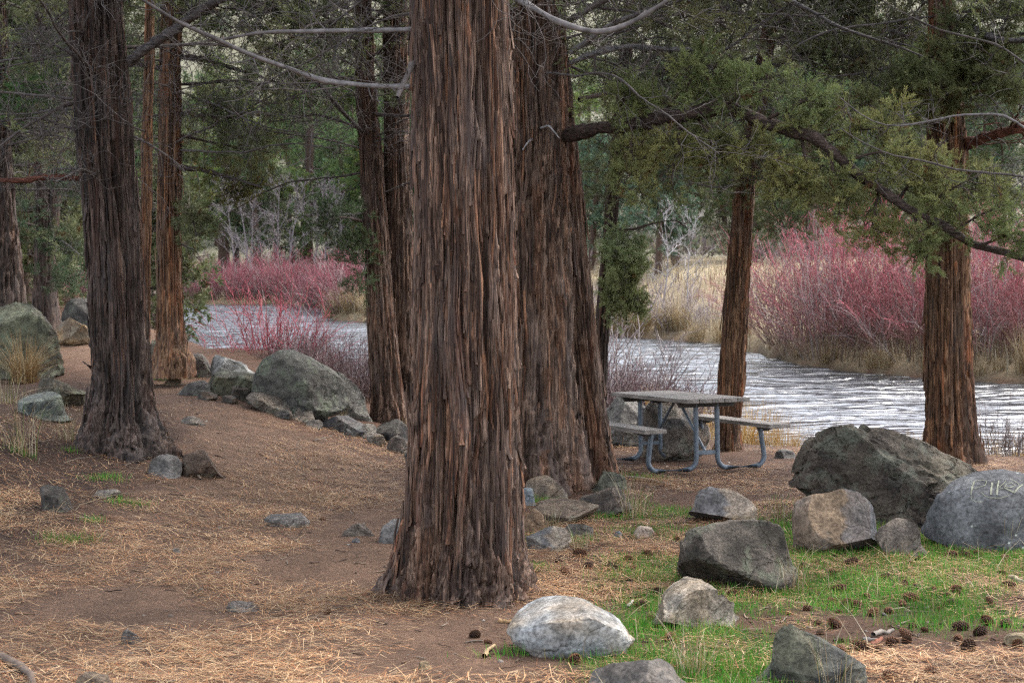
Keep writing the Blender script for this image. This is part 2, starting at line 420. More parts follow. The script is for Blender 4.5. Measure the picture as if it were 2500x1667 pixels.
# what grows or lies where (used for ground colour, litter and grass alike)
def path_mask(x, y):
    """worn footpath: from the foreground, past the left of the big trunk, to the far left"""
    cx = np.interp(y, [0, 6, 9, 12, 15, 18, 22, 30], [-1.3, -1.5, -1.7, -1.75, -2.4, -4.2, -6.2, -8.5])
    hw = np.interp(y, [0, 6, 9, 12, 15, 18, 30], [1.7, 1.75, 1.5, 1.35, 1.0, 0.8, 0.8])
    return 1 - smooth((np.abs(x - cx) - hw * 0.75) / (hw * 0.5) + 0.4 * n2(x, y, 1.2, 3, 3))
def grass_mask(x, y):
    m = n2(x, y, 1.3, 3, 21) * 1.25 + 0.33
    lawn = smooth((x - 0.25 - 0.12 * (y - 8)) / 0.5) * (1 - smooth((y - 11.5) / 1.2)) * smooth((y - 5.0) / 0.5)
    lawn = lawn * (1 - 0.9 * smooth((x - 1.2) / 0.6) * smooth((y - 10.7) / 0.5) * (1 - smooth((x - 3.6) / 0.5)))
    return np.clip(smooth(m * 1.6) * lawn, 0, 1)
def ground_col(x, y, z):
    c = np.zeros(x.shape + (3,)); c[:] = srgb(104, 78, 62)
    pm = path_mask(x, y)[..., None]
    c = c * (1 - pm) + pm * srgb(126, 99, 80)
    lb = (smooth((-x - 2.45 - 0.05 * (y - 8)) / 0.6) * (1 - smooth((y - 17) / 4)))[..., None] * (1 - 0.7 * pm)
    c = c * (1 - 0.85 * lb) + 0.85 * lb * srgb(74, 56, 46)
    gm = grass_mask(x, y)[..., None]
    c = c * (1 - 0.7 * gm) + 0.7 * gm * srgb(84, 100, 48)
    d = near_bank(x) - y
    bk = (smooth((2.5 - d) / 2.5) * (d > -0.5))[..., None]
    c = c * (1 - 0.5 * bk) + 0.5 * bk * srgb(130, 105, 80)
    df = y - far_bank(x)
    fr = smooth(df / 0.8)[..., None]
    field = srgb(182, 164, 130) * (1 - 0.5 * smooth(n2(x, y, 0.25, 3, 8) + 0.4))[..., None] + srgb(120, 96, 78) * (0.5 * smooth(n2(x, y, 0.25, 3, 8) + 0.4))[..., None]
    hillc = srgb(140, 136, 114) + 0.04 * n2(x, y, 0.12, 4, 9)[..., None]
    hm = smooth((y - np.interp(x, [-60, -30, -8, 0, 10, 60], [95, 92, 84, 72, 66, 64])) / 10)[..., None]
    c = c * (1 - fr) + fr * (field * (1 - hm) + hillc * hm)
    bed = ((d < 0) & (df < 0))[..., None]
    return np.clip(np.where(bed, srgb(70, 62, 52), c), 0, 1)
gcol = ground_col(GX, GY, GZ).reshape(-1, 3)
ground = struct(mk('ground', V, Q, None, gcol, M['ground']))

wx = axis_steps([(-90, -26, 6, 0.8), (-26, -8, 0.5, 0.3), (-8, 15, 0.28, 0.28), (15, 90, 0.5, 8)])
wy = axis_steps([(14, 16, 0.4, 0.15), (16, 36, 0.12, 0.17), (36, 60, 0.22, 0.4), (60, 84, 0.4, 0.8), (84, 92, 1, 2)])
WX, WY = np.meshgrid(wx, wy)
dr = 0.25 * WX                                   # ripples run a little askew to the bank
wl = fbm(np.stack([WX * 0.5, (WY + dr) * 1.7, 0 * WX], -1), 2, 801) * 0.04 + fbm(np.stack([WX * 1.8 + 0.5 * WY, (WY - 0.4 * WX) * 3.2, 0 * WX + 5], -1), 2, 803) * 0.012
wl = wl * (0.6 + 0.6 * smooth(n2(WX, WY, 0.22, 2, 805) + 0.5))
wv = np.stack([WX, WY, ZW + wl], -1).reshape(-1, 3)
wi = np.arange(len(wy) - 1)[:, None] * len(wx); wj = np.arange(len(wx) - 1)[None]
river = struct(mk('river', wv, np.stack([wi + wj, wi + wj + 1, wi + len(wx) + wj + 1, wi + len(wx) + wj], -1).reshape(-1, 4), None, None, M['water']))

# ------------------------------------------------------------------ junipers
def trunk_mesh(prof, Y, seed, nth, dz, bark, ztop=8.2, relief=1.0, lobes=0.05, flare=0.0, sink=0.25):
    """prof: [(y, xl, xr)] in the measured view; returns V, Q, col, centre(z), radius(z), base point"""
    if nth < 200: nth, dz = int(nth * 0.88), dz * 1.12
    pr = sorted([((dat((a + b) / 2, y, Y)), (b - a) / 2 * K / F * Y) for y, a, b in prof], key=lambda t: t[0][2])
    zc = np.array([p[0][2] for p in pr]); xc = np.array([p[0][0] for p in pr]); rc = np.array([p[1] for p in pr])
    zb = zc[0]
    if zc[-1] < ztop:
        k = (xc[-1] - xc[-2]) / (zc[-1] - zc[-2]) if len(zc) > 1 else 0
        zc = np.r_[zc, ztop]; xc = np.r_[xc, xc[-1] + k * 0.6 * (ztop - zc[-2])]; rc = np.r_[rc, rc[-1] * 0.35]
    zc = np.r_[zb - sink, zc]; xc = np.r_[xc[0], xc]; rc = np.r_[rc[0] * 1.12, rc]
    zfine = min(ztop, CAMZ + Y * 0.185)
    zz = np.r_[np.arange(zb - sink, zfine, dz), np.linspace(zfine, ztop, 14)]
    sm = lambda a: np.interp(zz, zc, a)
    xx, rr = sm(xc), sm(rc)
    yy = Y + 0.05 * np.sin(zz * 0.9 + seed)
    th = np.linspace(0, 2 * math.pi, nth, endpoint=False)
    TH, ZZ = np.meshgrid(th, zz); R0 = rr[:, None] * np.ones_like(TH)
    cs, sn = np.cos(TH), np.sin(TH)
    # broad buttresses running up from the roots
    hb = np.exp(-np.maximum(ZZ - zb, 0) / (0.2 + 0.6 * rr.max()))
    roots = np.cos(TH * 5 + seed + 0.6 * np.sin(TH * 2 + seed)) * 0.5 + np.cos(TH * 9 + seed * 2.0) * 0.3
    lob = fbm(np.stack([cs * 1.6, sn * 1.6, ZZ * 0.35], -1) + seed * 3.1, 2, seed)
    but = fbm(np.stack([cs * 3.2, sn * 3.2, ZZ * 0.5], -1) + seed * 1.7, 2, seed + 5)
    R = R0 * (1 + lobes * 1.6 * lob + 0.34 * hb * but + 0.16 * hb ** 2 * roots)
    # fibrous ridges
    w_ = np.maximum(R0 / 0.3, 0.4)
    tw = 0.25 * np.sin(ZZ * 0.7 + seed) 
    c2, s2 = np.cos(TH + tw * 0.3), np.sin(TH + tw * 0.3)
    wob = 0.35 * fbm(np.stack([cs * 2, sn * 2, ZZ * 2.2], -1), 2, seed + 9)
    r1 = fbm(np.stack([c2 * 6 * w_ + wob, s2 * 6 * w_ + wob, ZZ * 0.55], -1) + seed, 2, seed + 1)
    r2 = fbm(np.stack([c2 * 16 * w_ + wob, s2 * 16 * w_ + wob, ZZ * 1.1], -1) + seed, 2, seed + 2)
    r3 = fbm(np.stack([c2 * 36 * w_ + 2 * wob, s2 * 36 * w_ + 2 * wob, ZZ * 2.5], -1) + seed, 1, seed + 3)
    ridge = (1 - np.abs(r1) * 2.2)
    furrow = np.exp(-(r1 / 0.11) ** 2) * 0.042 + np.exp(-(r2 / 0.13) ** 2) * 0.016
    disp = 1.35 * relief * (0.016 * ridge + 0.014 * (1 - np.abs(r2) * 2.4) + 0.007 * r3 - furrow) * np.minimum(1, 0.35 + R0 / 0.4)
    nce = max(6, int(2 * math.pi * float(np.median(rr)) / 0.06))
    uu = TH / (2 * math.pi) * nce + 1.1 * fbm(np.stack([cs * 2.2 * w_, sn * 2.2 * w_, ZZ * 0.9], -1), 2, seed + 21) + 0.25 * wob
    ci = np.floor(uu).astype(np.int64) % nce; zer = np.zeros_like(ci)
    h1, h2 = _h(ci, zer + 3, zer + 5, seed), _h(ci, zer + 7, zer + 11, seed)
    zq = (ZZ + 7 * h1 + 0.05 * r1) / (0.35 + 0.9 * h2); zi = np.floor(zq).astype(np.int64); saw = 1 - (zq - zi)
    pl = _h(ci, zi + 900, zer + 13, seed); pw = _h(ci, zi + 900, zer + 17, seed)
    fu = np.abs(uu - np.floor(uu) - 0.5) * 2
    disp = disp + relief * np.minimum(1, 0.35 + R0 / 0.4) * (0.016 * saw ** 1.5 * (0.4 + 0.6 * pl) + 0.012 * (pl - 0.5) - 0.034 * smooth((fu - 0.74) / 0.26))
    R = R + disp - relief * 0.02
    Vt = np.stack([xx[:, None] + R * cs, yy[:, None] + R * sn, ZZ], -1)
    n, m = Vt.shape[:2]
    i = np.arange(n - 1)[:, None] * m; j = np.arange(m)[None]; j2 = (j + 1) % m
    Qt = np.stack([i + j, i + j2, i + m + j2, i + m + j], -1).reshape(-1, 4)
    tone = 0.5 + 0.3 * fbm(np.stack([cs * 2.5 * w_, sn * 2.5 * w_, ZZ * 0.5], -1), 3, seed + 7)
    tone = tone * (0.72 + 0.56 * pl); wm = np.maximum(pw - 0.72, 0) / 0.28
    col = np.stack([tone * (1 + 0.22 * wm), tone * (1 - 0.02 * wm), tone * (0.98 - 0.2 * wm)], -1)
    cen = lambda z: np.stack([np.interp(z, zz, xx), np.interp(z, zz, yy), np.asarray(z, float)], -1)
    Rg = R.copy()
    def surf(theta, z):
        a = (theta % (2 * math.pi)) / (2 * math.pi) * m
        ti = np.floor(a).astype(int) % m; zi = np.clip(np.searchsorted(zz, z), 0, n - 1)
        return Rg[zi, ti]
    rad = lambda z: np.interp(z, zz, rr)
    return Vt.reshape(-1, 3), Qt, col.reshape(-1, 3), cen, rad, surf, np.array([np.interp(zb, zz, xx), Y, zb])
def bark_strips(cen, rad, surf, zb, n, ztop, seed, bag, size=1.0):
    r = np.random.default_rng(seed); Kp = 6
    nc = n * 4; th = r.uniform(0, 2 * math.pi, nc); z0 = zb + (ztop - zb) * r.uniform(0, 1, nc); n = int(n * 0.8)
    hi = np.argsort(-(surf(th, z0 + 0.2) - rad(z0 + 0.2)) + r.normal(0, 0.006, nc))[:n]; th, z0 = th[hi], z0[hi]; L = (0.15 + 1.2 * r.uniform(0, 1, n) ** 2) * size
    wd = r.uniform(0.004, 0.016, n) * size; off = r.uniform(0.0, 0.010, n) * size
    t = np.linspace(0, 1, Kp)[None]
    z = z0[:, None] + L[:, None] * t
    thb = th[:, None] * np.ones((1, Kp)); fl = lambda zq: fbm(np.stack([np.cos(thb) * 2.5, np.sin(thb) * 2.5, zq * 1.6], -1), 2, seed + 40)
    the = thb + r.normal(0, 0.02, (n, 1)) * t + 0.16 * (fl(z) - fl(z[:, :1] * np.ones((1, Kp))))
    lift = off[:, None] + (r.uniform(0, 1, (n, 1)) ** 4) * 0.035 * size * (1 - t) ** 2 + (r.uniform(0, 1, (n, 1)) ** 5) * 0.03 * t ** 3
    Rm = surf(the.ravel(), z.ravel()).reshape(n, Kp)
    Rm = 0.5 * Rm + 0.5 * Rm.mean(1, keepdims=True)
    wv_ = wd[:, None] * (0.55 + 0.45 * np.sin(math.pi * np.clip(t * 0.9 + 0.05, 0, 1))) * (1 + 0.3 * r.normal(size=(n, Kp)))
    cc = cen(z.ravel()).reshape(n, Kp, 3)
    rows = []
    for s, e in ((-1, -0.009), (-0.3, 0.004), (0.4, 0.002), (1, -0.008)):
        tt = the + s * wv_ / np.maximum(Rm, 0.05); rr_ = Rm + lift + e * size
        rows.append(np.stack([cc[..., 0] + rr_ * np.cos(tt), cc[..., 1] + rr_ * np.sin(tt), z], -1))
    Vs = np.stack(rows, 2)       # n,Kp,4,3
    b = (np.arange(n) * Kp * 4)[:, None, None]; i = (np.arange(Kp - 1) * 4)[None, :, None]; j = np.arange(3)[None, None]
    Qs = np.stack([b + i + j, b + i + j + 1, b + i + 5 + j, b + i + 4 + j], -1).reshape(-1, 4)
    base = r.uniform(0.3, 0.66, n); warm = r.uniform(0, 1, n) ** 4
    c = np.stack([base * (1 + 0.35 * warm), base, base * (1 - 0.25 * warm)], -1)
    bag.add(Vs.reshape(-1, 3), Qs, None, np.repeat(c, Kp * 4, 0))

# juniper spray: a loose bunch of short scale-leaved twiglets along +Z
def make_tuft(n, seed, L=(0.035, 0.075), wd=0.006, cone=1.05, axis_len=0.07):
    r = np.random.default_rng(seed); V_ = []; T_ = []
    for k in range(n):
        b = np.array([0, 0, axis_len * r.uniform(0, 1)]); a = r.uniform(0, 2 * math.pi); ph = cone * r.uniform(0.1, 1)
        d = np.array([math.sin(ph) * math.cos(a), math.sin(ph) * math.sin(a), math.cos(ph)])
        s = unit(np.cross(d, r.normal(size=3))); l = r.uniform(*L)
        e = b + d * l; m_ = b + d * l * 0.3
        i0 = len(V_); V_ += [m_ - s * wd * 1.25, e, m_ + s * wd * 1.25]; T_ += [(i0, i0 + 1, i0 + 2)]
    return np.array(V_), np.array(T_)
TUFT = make_tuft(19, 3, (0.025, 0.06), 0.0038, 1.15, 0.09)
TUFT_FINE = make_tuft(34, 5, (0.02, 0.048), 0.0030, 1.25, 0.1)
TUFT_CAN = make_tuft(12, 6, (0.05, 0.11), 0.011, 1.2, 0.1)
TUFT_BIG = make_tuft(9, 4, (0.09, 0.2), 0.02, 1.3, 0.12)
OLIVE = srgb(132, 130, 92); GREEN = srgb(112, 126, 86); DEEP = srgb(104, 114, 80); RUST = srgb(124, 92, 56); BLUEG = srgb(92, 118, 92)
def add_foliage(bag, pos, axis, r, tuft, scale, c0, c1, rust=0.02):
    n = len(pos)
    if n == 0: return
    tv, tf = tuft
    c0, c1 = np.asarray(c0) * 1.18, np.asarray(c1) * 1.18
    V_ = inst(tv, pos, axis, r.uniform(0.7, 1.3, n) * scale, r)
    cl = fbm(pos * 1.7, 2, 77)[:, None] * 0.9 + 0.5 + r.normal(0, 0.18, (n, 1))
    c = c0 * (1 - np.clip(cl, 0, 1)) + c1 * np.clip(cl, 0, 1)
    c = c * r.uniform(0.7, 1.25, (n, 1)); k = r.uniform(size=n) < rust; c[k] = RUST * r.uniform(0.6, 1.1, (k.sum(), 1))
    bag.add(V_.reshape(-1, 3), None, rep_faces(tf, len(tv), n), np.repeat(c, len(tv), 0))
GREY = srgb(106, 97, 93); BROWN = srgb(84, 68, 60); PALE = srgb(156, 150, 148); RED = srgb(128, 82, 66)
def limb(wood, leaf, pts, r0, seed, live=1.0, n2_=18, n3=5, L2=(0.25, 0.7), L3=(0.1, 0.3), spread=1.0, up=0.1, col=GREY, col_tip=None,
         tuft=None, c0=OLIVE, c1=GREEN, tip_r=0.25, tscale=1.0, tufts=4, t0=0.15, wob=0.03, grain=False, k3=4):
    r = np.random.default_rng(seed)
    P, L = resample(pts, 22)
    wv_ = fbm(np.stack([np.linspace(0, L * 2.5, 22), np.full(22, seed * 1.3), np.zeros(22)], -1), 2, seed)
    wz = fbm(np.stack([np.linspace(0, L * 2.5, 22), np.full(22, seed * 2.7), np.zeros(22) + 9], -1), 2, seed)
    k = np.sin(np.linspace(0, math.pi, 22))
    P[:, 2] += wob * L * 0.5 * wz * k; P[:, 1] += wob * L * wv_ * k; P[:, 0] += wob * 0.4 * L * wv_ * k
    R = r0 * (tip_r + (1 - tip_r) * np.linspace(1, 0, 22) ** 0.8) * (1 + 0.12 * r.normal(size=22))
    ct = GREY if col_tip is None else col_tip
    if grain:
        kf = np.linspace(0, 21, 90); Pf = np.stack([np.interp(kf, np.arange(22), P[:, q]) for q in range(3)], 1); Rf = np.interp(kf, np.arange(22), R)
        Vv, Qq, cc = tubes(Pf[None], Rf[None], 14, np.array([col]), np.array([ct]))
        Vv = Vv.reshape(90, 14, 3); nz = fbm(Vv * np.array([6, 25, 25]) + seed, 3, seed)[..., None]
        Vv = Pf[:, None] + (Vv - Pf[:, None]) * (1 + 0.45 * nz + 0.12 * fbm(Vv * 5 + seed, 2, seed + 1)[..., None]); wood.add(Vv.reshape(-1, 3), Qq, None, cc)
    else:
        Vv, Qq, cc = tubes(P[None], R[None], 6, np.array([col]), np.array([ct])); wood.add(Vv, Qq, None, cc)
    if n2_ == 0: return P
    P2, L2v = spawn(P[None], n2_, lambda s, t: r.uniform(L2[0], L2[1], s) * (1.1 - 0.5 * t), r, spread, up, 5, t0, 1.0, 0.7, 0.14)
    r2 = np.maximum(r0 * 0.22, 0.0045); R2 = r2 * np.linspace(1, 0.35, 5)[None] * r.uniform(0.6, 1.2, (len(P2), 1))
    jit = r.uniform(0.6, 1.25, (len(P2), 1))
    Vv, Qq, cc = tubes(P2, R2, 3, np.array([ct]) * jit, np.array([ct]) * jit); wood.add(Vv, Qq, None, cc)
    P3, _ = spawn(P2, n3, lambda s, t: r.uniform(L3[0], L3[1], s), r, 0.9, up * 0.6, k3, 0.2, 1.0, 0.8, 0.16)
    R3 = np.maximum(r2 * 0.45, 0.0028) * np.linspace(1, 0.5, k3)[None] * np.ones((len(P3), 1))
    jit = r.uniform(0.55, 1.2, (len(P3), 1))
    Vv, Qq, cc = tubes(P3, R3, 3, np.array([ct]) * jit, np.array([ct]) * jit); wood.add(Vv, Qq, None, cc)
    if live > 0 and leaf is not None:
        nt_ = tufts; idx = r.uniform(size=len(P3)) < live
        A = P3[idx]; t = r.uniform(0.25, 1.0, (len(A), nt_)) * (k3 - 1); i = np.minimum(t.astype(int), k3 - 2); f = (t - i)[..., None]; ar = np.arange(len(A))[:, None]
        pos = A[ar, i] * (1 - f) + A[ar, i + 1] * f; ax = unit(A[ar, i + 1] - A[ar, i]) + r.normal(size=pos.shape) * 0.5 + np.array([0, 0, 0.25])
        add_foliage(leaf, pos.reshape(-1, 3), ax.reshape(-1, 3), r, tuft or TUFT, tscale, c0, c1)
    return P

class Tree:
    def __init__(s, label, prof, Y, seed, nth=96, dz=0.03, mat='bark', relief=1.0, strips=150, ztop=8.2, strip_size=1.0, group=None, lobes=0.05, crown=True, name='juniper_tree', sink=0.25):
        s.seed = seed; s.Y = Y; s.mat = M[mat]
        V_, Q_, c_, s.cen, s.rad, s.surf, s.base = trunk_mesh(prof, Y, seed, nth, dz, mat, ztop, relief, lobes, sink=sink)
        s.ztop = ztop
        s.root = empty(name, s.base, label, 'tree', group)
        s.trunks = []
        tr = mk('trunk', V_, Q_, None, c_, s.mat, s.root, True, s.base)
        if strips:
            b = Bag(); bark_strips(s.cen, s.rad, s.surf, s.base[2], strips, min(ztop, CAMZ + Y * 0.19), seed, b, strip_size)
            stuff(b.build('bark_strips', s.mat, tr, s.base))
        s.leaf = Bag(); s.wood = Bag(); s.nl = 0
    def stem(s, prof, Y, seed, nth, dz, mat, strips, strip_size=1.0, ztop=8.2, relief=1.0):
        V_, Q_, c_, cen, rad, surf, base = trunk_mesh(prof, Y, seed, nth, dz, mat, ztop, relief)
        tr = mk('trunk', V_, Q_, None, c_, M[mat], s.root, True, s.base)
        if strips:
            b = Bag(); bark_strips(cen, rad, surf, base[2], strips, min(ztop, CAMZ + Y * 0.19), seed, b, strip_size)
            stuff(b.build('bark_strips', M[mat], tr, s.base))
        return cen, rad
    def branch(s, pts, r0, live=0.0, **kw):
        """a limb of its own; pts in the measured view with depth: (x, y, Y)"""
        s.nl += 1; b = Bag()
        kw.setdefault('seed', s.seed * 100 + s.nl)
        limb(b, s.leaf, [dat(*p) for p in pts], r0, live=live, grain=r0 > 0.026, **kw)
        b.build('branch', M['limb' if r0 > 0.026 else 'twig'], s.root, s.base)
    def random_limbs(s, n, z0, z1, L=(1.2, 2.6), live=0.8, r0=0.03, droop=-0.15, az=None, **kw):
        if live == 0.0 and n > 7: n -= 2
        kw.setdefault('n2_', 13); kw.setdefault('n3', 5); kw.setdefault('L2', (0.3, 0.8)); kw.setdefault('tscale', 1.4); kw.setdefault('tufts', 3); kw['k3'] = 3 if live > 0.3 else 4; kw['n2_'] = min(kw['n2_'], 13) if live > 0.3 else 20
        r = np.random.default_rng(s.seed * 7 + n)
        for k in range(n):
            z = r.uniform(z0, z1); a = r.uniform(0, 2 * math.pi) if az is None else r.uniform(*az)
            l = r.uniform(*L); c = s.cen(np.array(z)); d = np.array([math.cos(a), math.sin(a), r.uniform(-0.25, 0.35)])
            pts = [c, c + d * l * 0.5 + [0, 0, 0.05], c + d * l + np.array([0, 0, droop * l])]
            limb(s.wood, s.leaf, pts, r0 * r.uniform(0.6, 1.2), s.seed * 1000 + k, live=live, **kw)
    def canopy(s, n, z0, z1, L=(1.4, 3.2)):
        s.random_limbs(n, z0, z1, L, 1.0, 0.03, droop=0.2, n2_=9, n3=3, L2=(0.4, 0.9), L3=(0.2, 0.5), up=0.35, tuft=TUFT_CAN, tufts=4, tscale=2.0)
    def done(s):
        if s.wood.V: s.wood.build('branches', M['twig'], s.root, s.base)
        if s.leaf.V: stuff(s.leaf.build('crown', M['leaf'], s.root, s.base, False))
        return s.root
HALF = 0.9
DEADK = dict(live=0.0, col=GREY, col_tip=GREY)

# T1 - the big trunk in the foreground
t1 = Tree('massive shaggy-barked juniper trunk rising beside the footpath, flared at its base', [(-60, 948, 1160), (0, 946, 1164), (300, 946, 1172), (600, 949, 1180), (900, 946, 1188), (1100, 941, 1195), (1180, 935, 1198), (1250, 922, 1204), (1310, 905, 1214), (1350, 888, 1226), (1385, 866, 1248)],
          8.35, 11, 260, 0.0125, 'bark', 1.15, 2400, 7.5, 1.0, lobes=0.05)
t1.branch([(950, 68, 8.3), (800, 72, 8.2), (600, 78, 8.1), (480, 95, 8.0)], 0.017, n2_=12, n3=4, L2=(0.2, 0.6), col=PALE, up=0.15, tip_r=0.45)
t1.branch([(950, 200, 8.3), (860, 198, 8.2), (760, 188, 8.1), (680, 165, 8.0), (580, 128, 7.9), (490, 82, 7.8), (420, 58, 7.7), (320, -5, 7.6)], 0.018, n2_=16, n3=5, L2=(0.2, 0.7), col=PALE, up=0.0, tip_r=0.4)
t1.branch([(952, 135, 8.3), (934, 178, 8.1), (912, 225, 7.95)], 0.02, n2_=2, n3=2, L2=(0.1, 0.2), col=srgb(110, 98, 92), tip_r=0.6)
t1.branch([(1150, -40, 8.2), (1200, 5, 8.0), (1290, 55, 7.9), (1370, 78, 7.9), (1450, 55, 7.9), (1500, 20, 7.9), (1600, -40, 7.9)], 0.022, n2_=16, n3=5, L2=(0.2, 0.6), col=PALE, tip_r=0.35)
t1.random_limbs(8, 4.8, 7.2, (1.5, 2.6), 0.7, 0.03)
t1.canopy(9, 4.3, 7.4)
t1.random_limbs(9, 3.6, 4.6, (0.8, 2.2), 0.0, 0.016, n3=6, L2=(0.35, 1.0), L3=(0.15, 0.4), spread=0.8, col=GREY)
t1.done()

# T2 - wide double trunk behind it, with the long drooping live limb
t2 = Tree('broad double-stemmed juniper behind the big foreground trunk, with a long drooping green limb', [(-60, 1130, 1285), (0, 1125, 1290), (300, 1115, 1306), (600, 1105, 1318), (900, 1095, 1332), (1030, 1085, 1345), (1080, 1075, 1358), (1118, 1062, 1375)],
          13.1, 23, 140, 0.023, 'bark', 1.2, 800, 8.2, 1.1, lobes=0.07)
t2.stem([(-60, 1205, 1282), (0, 1210, 1290), (320, 1236, 1326), (600, 1272, 1350), (800, 1290, 1372), (900, 1300, 1388), (1000, 1306, 1402), (1075, 1300, 1424)], 13.55, 29, 110, 0.024, 'bark', 420)
t2.branch([(1300, 312, 13.0), (1340, 303, 12.8), (1400, 288, 12.6), (1500, 268, 12.4), (1600, 262, 12.2), (1700, 258, 12.1), (1800, 285, 12.0), (1900, 340, 11.9), (2000, 420, 11.8), (2100, 492, 11.7), (2200, 548, 11.6), (2300, 580, 11.5), (2420, 612, 11.4)],
          0.068, live=0.0, n2_=0, n3=0, col=BROWN, col_tip=srgb(110, 94, 86), tip_r=0.32, wob=0.05)
for k, p in enumerate([[(1400, 288, 12.6), (1430, 230, 12.5), (1470, 200, 12.3)], [(1450, 275, 12.5), (1450, 340, 12.3), (1470, 440, 12.2)], [(1520, 265, 12.4), (1560, 215, 12.2), (1600, 170, 12.0)],
                       [(1560, 265, 12.3), (1560, 330, 12.2), (1540, 420, 12.1)], [(1640, 260, 12.2), (1690, 225, 12.0), (1760, 205, 11.8)], [(1700, 260, 12.1), (1720, 320, 12.0), (1760, 390, 11.9)],
                       [(1760, 275, 12.0), (1830, 240, 11.9), (1900, 215, 11.8)], [(1840, 305, 12.0), (1850, 370, 11.9), (1830, 440, 11.8)], [(1600, 262, 12.2), (1630, 320, 12.1), (1650, 380, 11.9)],
                       [(1940, 370, 11.9), (2010, 350, 11.8), (2080, 350, 11.7)], [(2020, 435, 11.8), (2010, 480, 11.8), (2000, 540, 11.7)], [(2120, 500, 11.7), (2160, 450, 11.6), (2230, 410, 11.5)],
                       [(2180, 540, 11.6), (2240, 500, 11.5), (2310, 470, 11.4)], [(2100, 492, 11.7), (2110, 540, 11.6), (2130, 575, 11.5)], [(2250, 565, 11.5), (2310, 540, 11.4), (2380, 530, 11.3)], [(1900, 340, 11.9), (1920, 420, 11.8), (1930, 500, 11.7)],
                       [(1850, 320, 12.0), (1950, 300, 12.0), (2050, 290, 12.0)], [(1650, 262, 12.2), (1640, 200, 12.3), (1620, 140, 12.3)], [(1490, 268, 12.4), (1480, 320, 12.6), (1440, 380, 12.8)], [(2060, 465, 11.8), (2090, 420, 11.8), (2140, 380, 11.9)]]):
    t2.branch(p, 0.016, live=0.85, n2_=14, n3=5, L2=(0.16, 0.42), L3=(0.06, 0.16), col=BROWN, col_tip=BROWN, tuft=TUFT_FINE, tufts=4, tscale=0.95, c0=srgb(150, 146, 92), c1=srgb(126, 138, 88), up=0.05)
t2.branch([(1310, 145, 13.0), (1360, 122, 12.8), (1450, 108, 12.6), (1560, 118, 12.5), (1650, 124, 12.4), (1740, 62, 12.3), (1800, 20, 12.2)], 0.03, n2_=20, n3=6, L2=(0.25, 0.8), col=PALE)
t2.branch([(1310, 122, 13.0), (1400, 60, 12.8), (1500, 22, 12.6), (1620, -20, 12.4)], 0.025, n2_=18, n3=6, L2=(0.25, 0.8), col=PALE)
t2.branch([(1330, 230, 13.2), (1400, 210, 13.4), (1480, 150, 13.6), (1540, 100, 13.8)], 0.025, n2_=20, n3=6, L2=(0.25, 0.7), live=0.25, col=BROWN)
t2.branch([(1270, -190, 13.1), (1400, -190, 13.0), (1560, -130, 13.0), (1700, -60, 12.95), (1790, -10, 12.9), (1860, 25, 12.7), (1960, 75, 12.5), (2060, 105, 12.3), (2120, 130, 12.2)], 0.03, n2_=24, n3=6, L2=(0.25, 0.7), col=PALE)
t2.branch([(1240, 295, 12.85), (1262, 288, 12.5), (1285, 318, 12.4)], 0.014, n2_=0, col=PALE, col_tip=PALE, tip_r=0.3)
t2.branch([(1225, 318, 12.85), (1210, 330, 12.55), (1200, 345, 12.45)], 0.013, n2_=0, col=PALE, col_tip=PALE, tip_r=0.3)
t2.random_limbs(10, 4.6, 7.8, (1.5, 3.0), 0.8, 0.035)
t2.random_limbs(7, 4.0, 5.4, (1.4, 2.8), 0.9, 0.025, az=(-0.5, 1.2), c0=DEEP, c1=OLIVE)
t2.canopy(10, 5.0, 8.1)
t2.random_limbs(9, 3.8, 4.8, (1.5, 3.0), 0.0, 0.016, n3=6, L2=(0.35, 1.0), L3=(0.15, 0.4), spread=0.8, col=GREY)
t2.done()

# T3 - leaning trunk on the left
t3 = Tree('dark leaning juniper on the left edge of the footpath, roots gripping the bank', [(-60, 155, 280), (0, 160, 285), (300, 180, 305), (500, 193, 316), (700, 203, 333), (850, 209, 345), (910, 206, 352), (960, 194, 364), (1000, 178, 384), (1032, 158, 408)],
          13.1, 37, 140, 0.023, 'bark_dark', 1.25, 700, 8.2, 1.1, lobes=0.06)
t3.branch([(200, 412, 13.1), (120, 405, 12.9), (60, 412, 12.8), (-40, 415, 12.7)], 0.028, n2_=3, n3=3, L2=(0.1, 0.3), col=RED, col_tip=RED, tip_r=0.7)
t3.branch([(295, 145, 13.1), (330, 115, 13.0), (400, 70, 12.9), (470, 15, 12.8), (560, -20, 12.7)], 0.045, n2_=14, n3=5, L2=(0.3, 0.8), col=srgb(120, 112, 110), tip_r=0.6)
t3.branch([(210, 165, 13.0), (180, 130, 12.6), (140, 75, 12.2), (90, 0, 11.8), (60, -40, 11.6)], 0.02, n2_=8, n3=4, L2=(0.2, 0.5), col=BROWN)
t3.branch([(190, 230, 13.1), (140, 245, 12.9), (60, 290, 12.7), (-20, 350, 12.5)], 0.022, n2_=14, n3=5, L2=(0.2, 0.6), col=BROWN, live=0.1)
t3.branch([(300, 310, 13.1), (340, 330, 13.0), (400, 370, 12.9), (430, 400, 12.9)], 0.012, n2_=9, n3=5, L2=(0.15, 0.4), col=GREY)
t3.branch([(210, 845, 13.05), (200, 838, 12.9), (190, 830, 12.85)], 0.015, n2_=0, col=BROWN)
t3.random_limbs(8, 4.4, 7.8, (1.5, 2.8), 0.7, 0.035)
t3.random_limbs(6, 2.6, 4.6, (0.6, 1.5), 0.0, 0.015, az=(-2.8, -0.3), n2_=10, n3=4, L2=(0.15, 0.4))
t3.canopy(9, 5.0, 8.1)
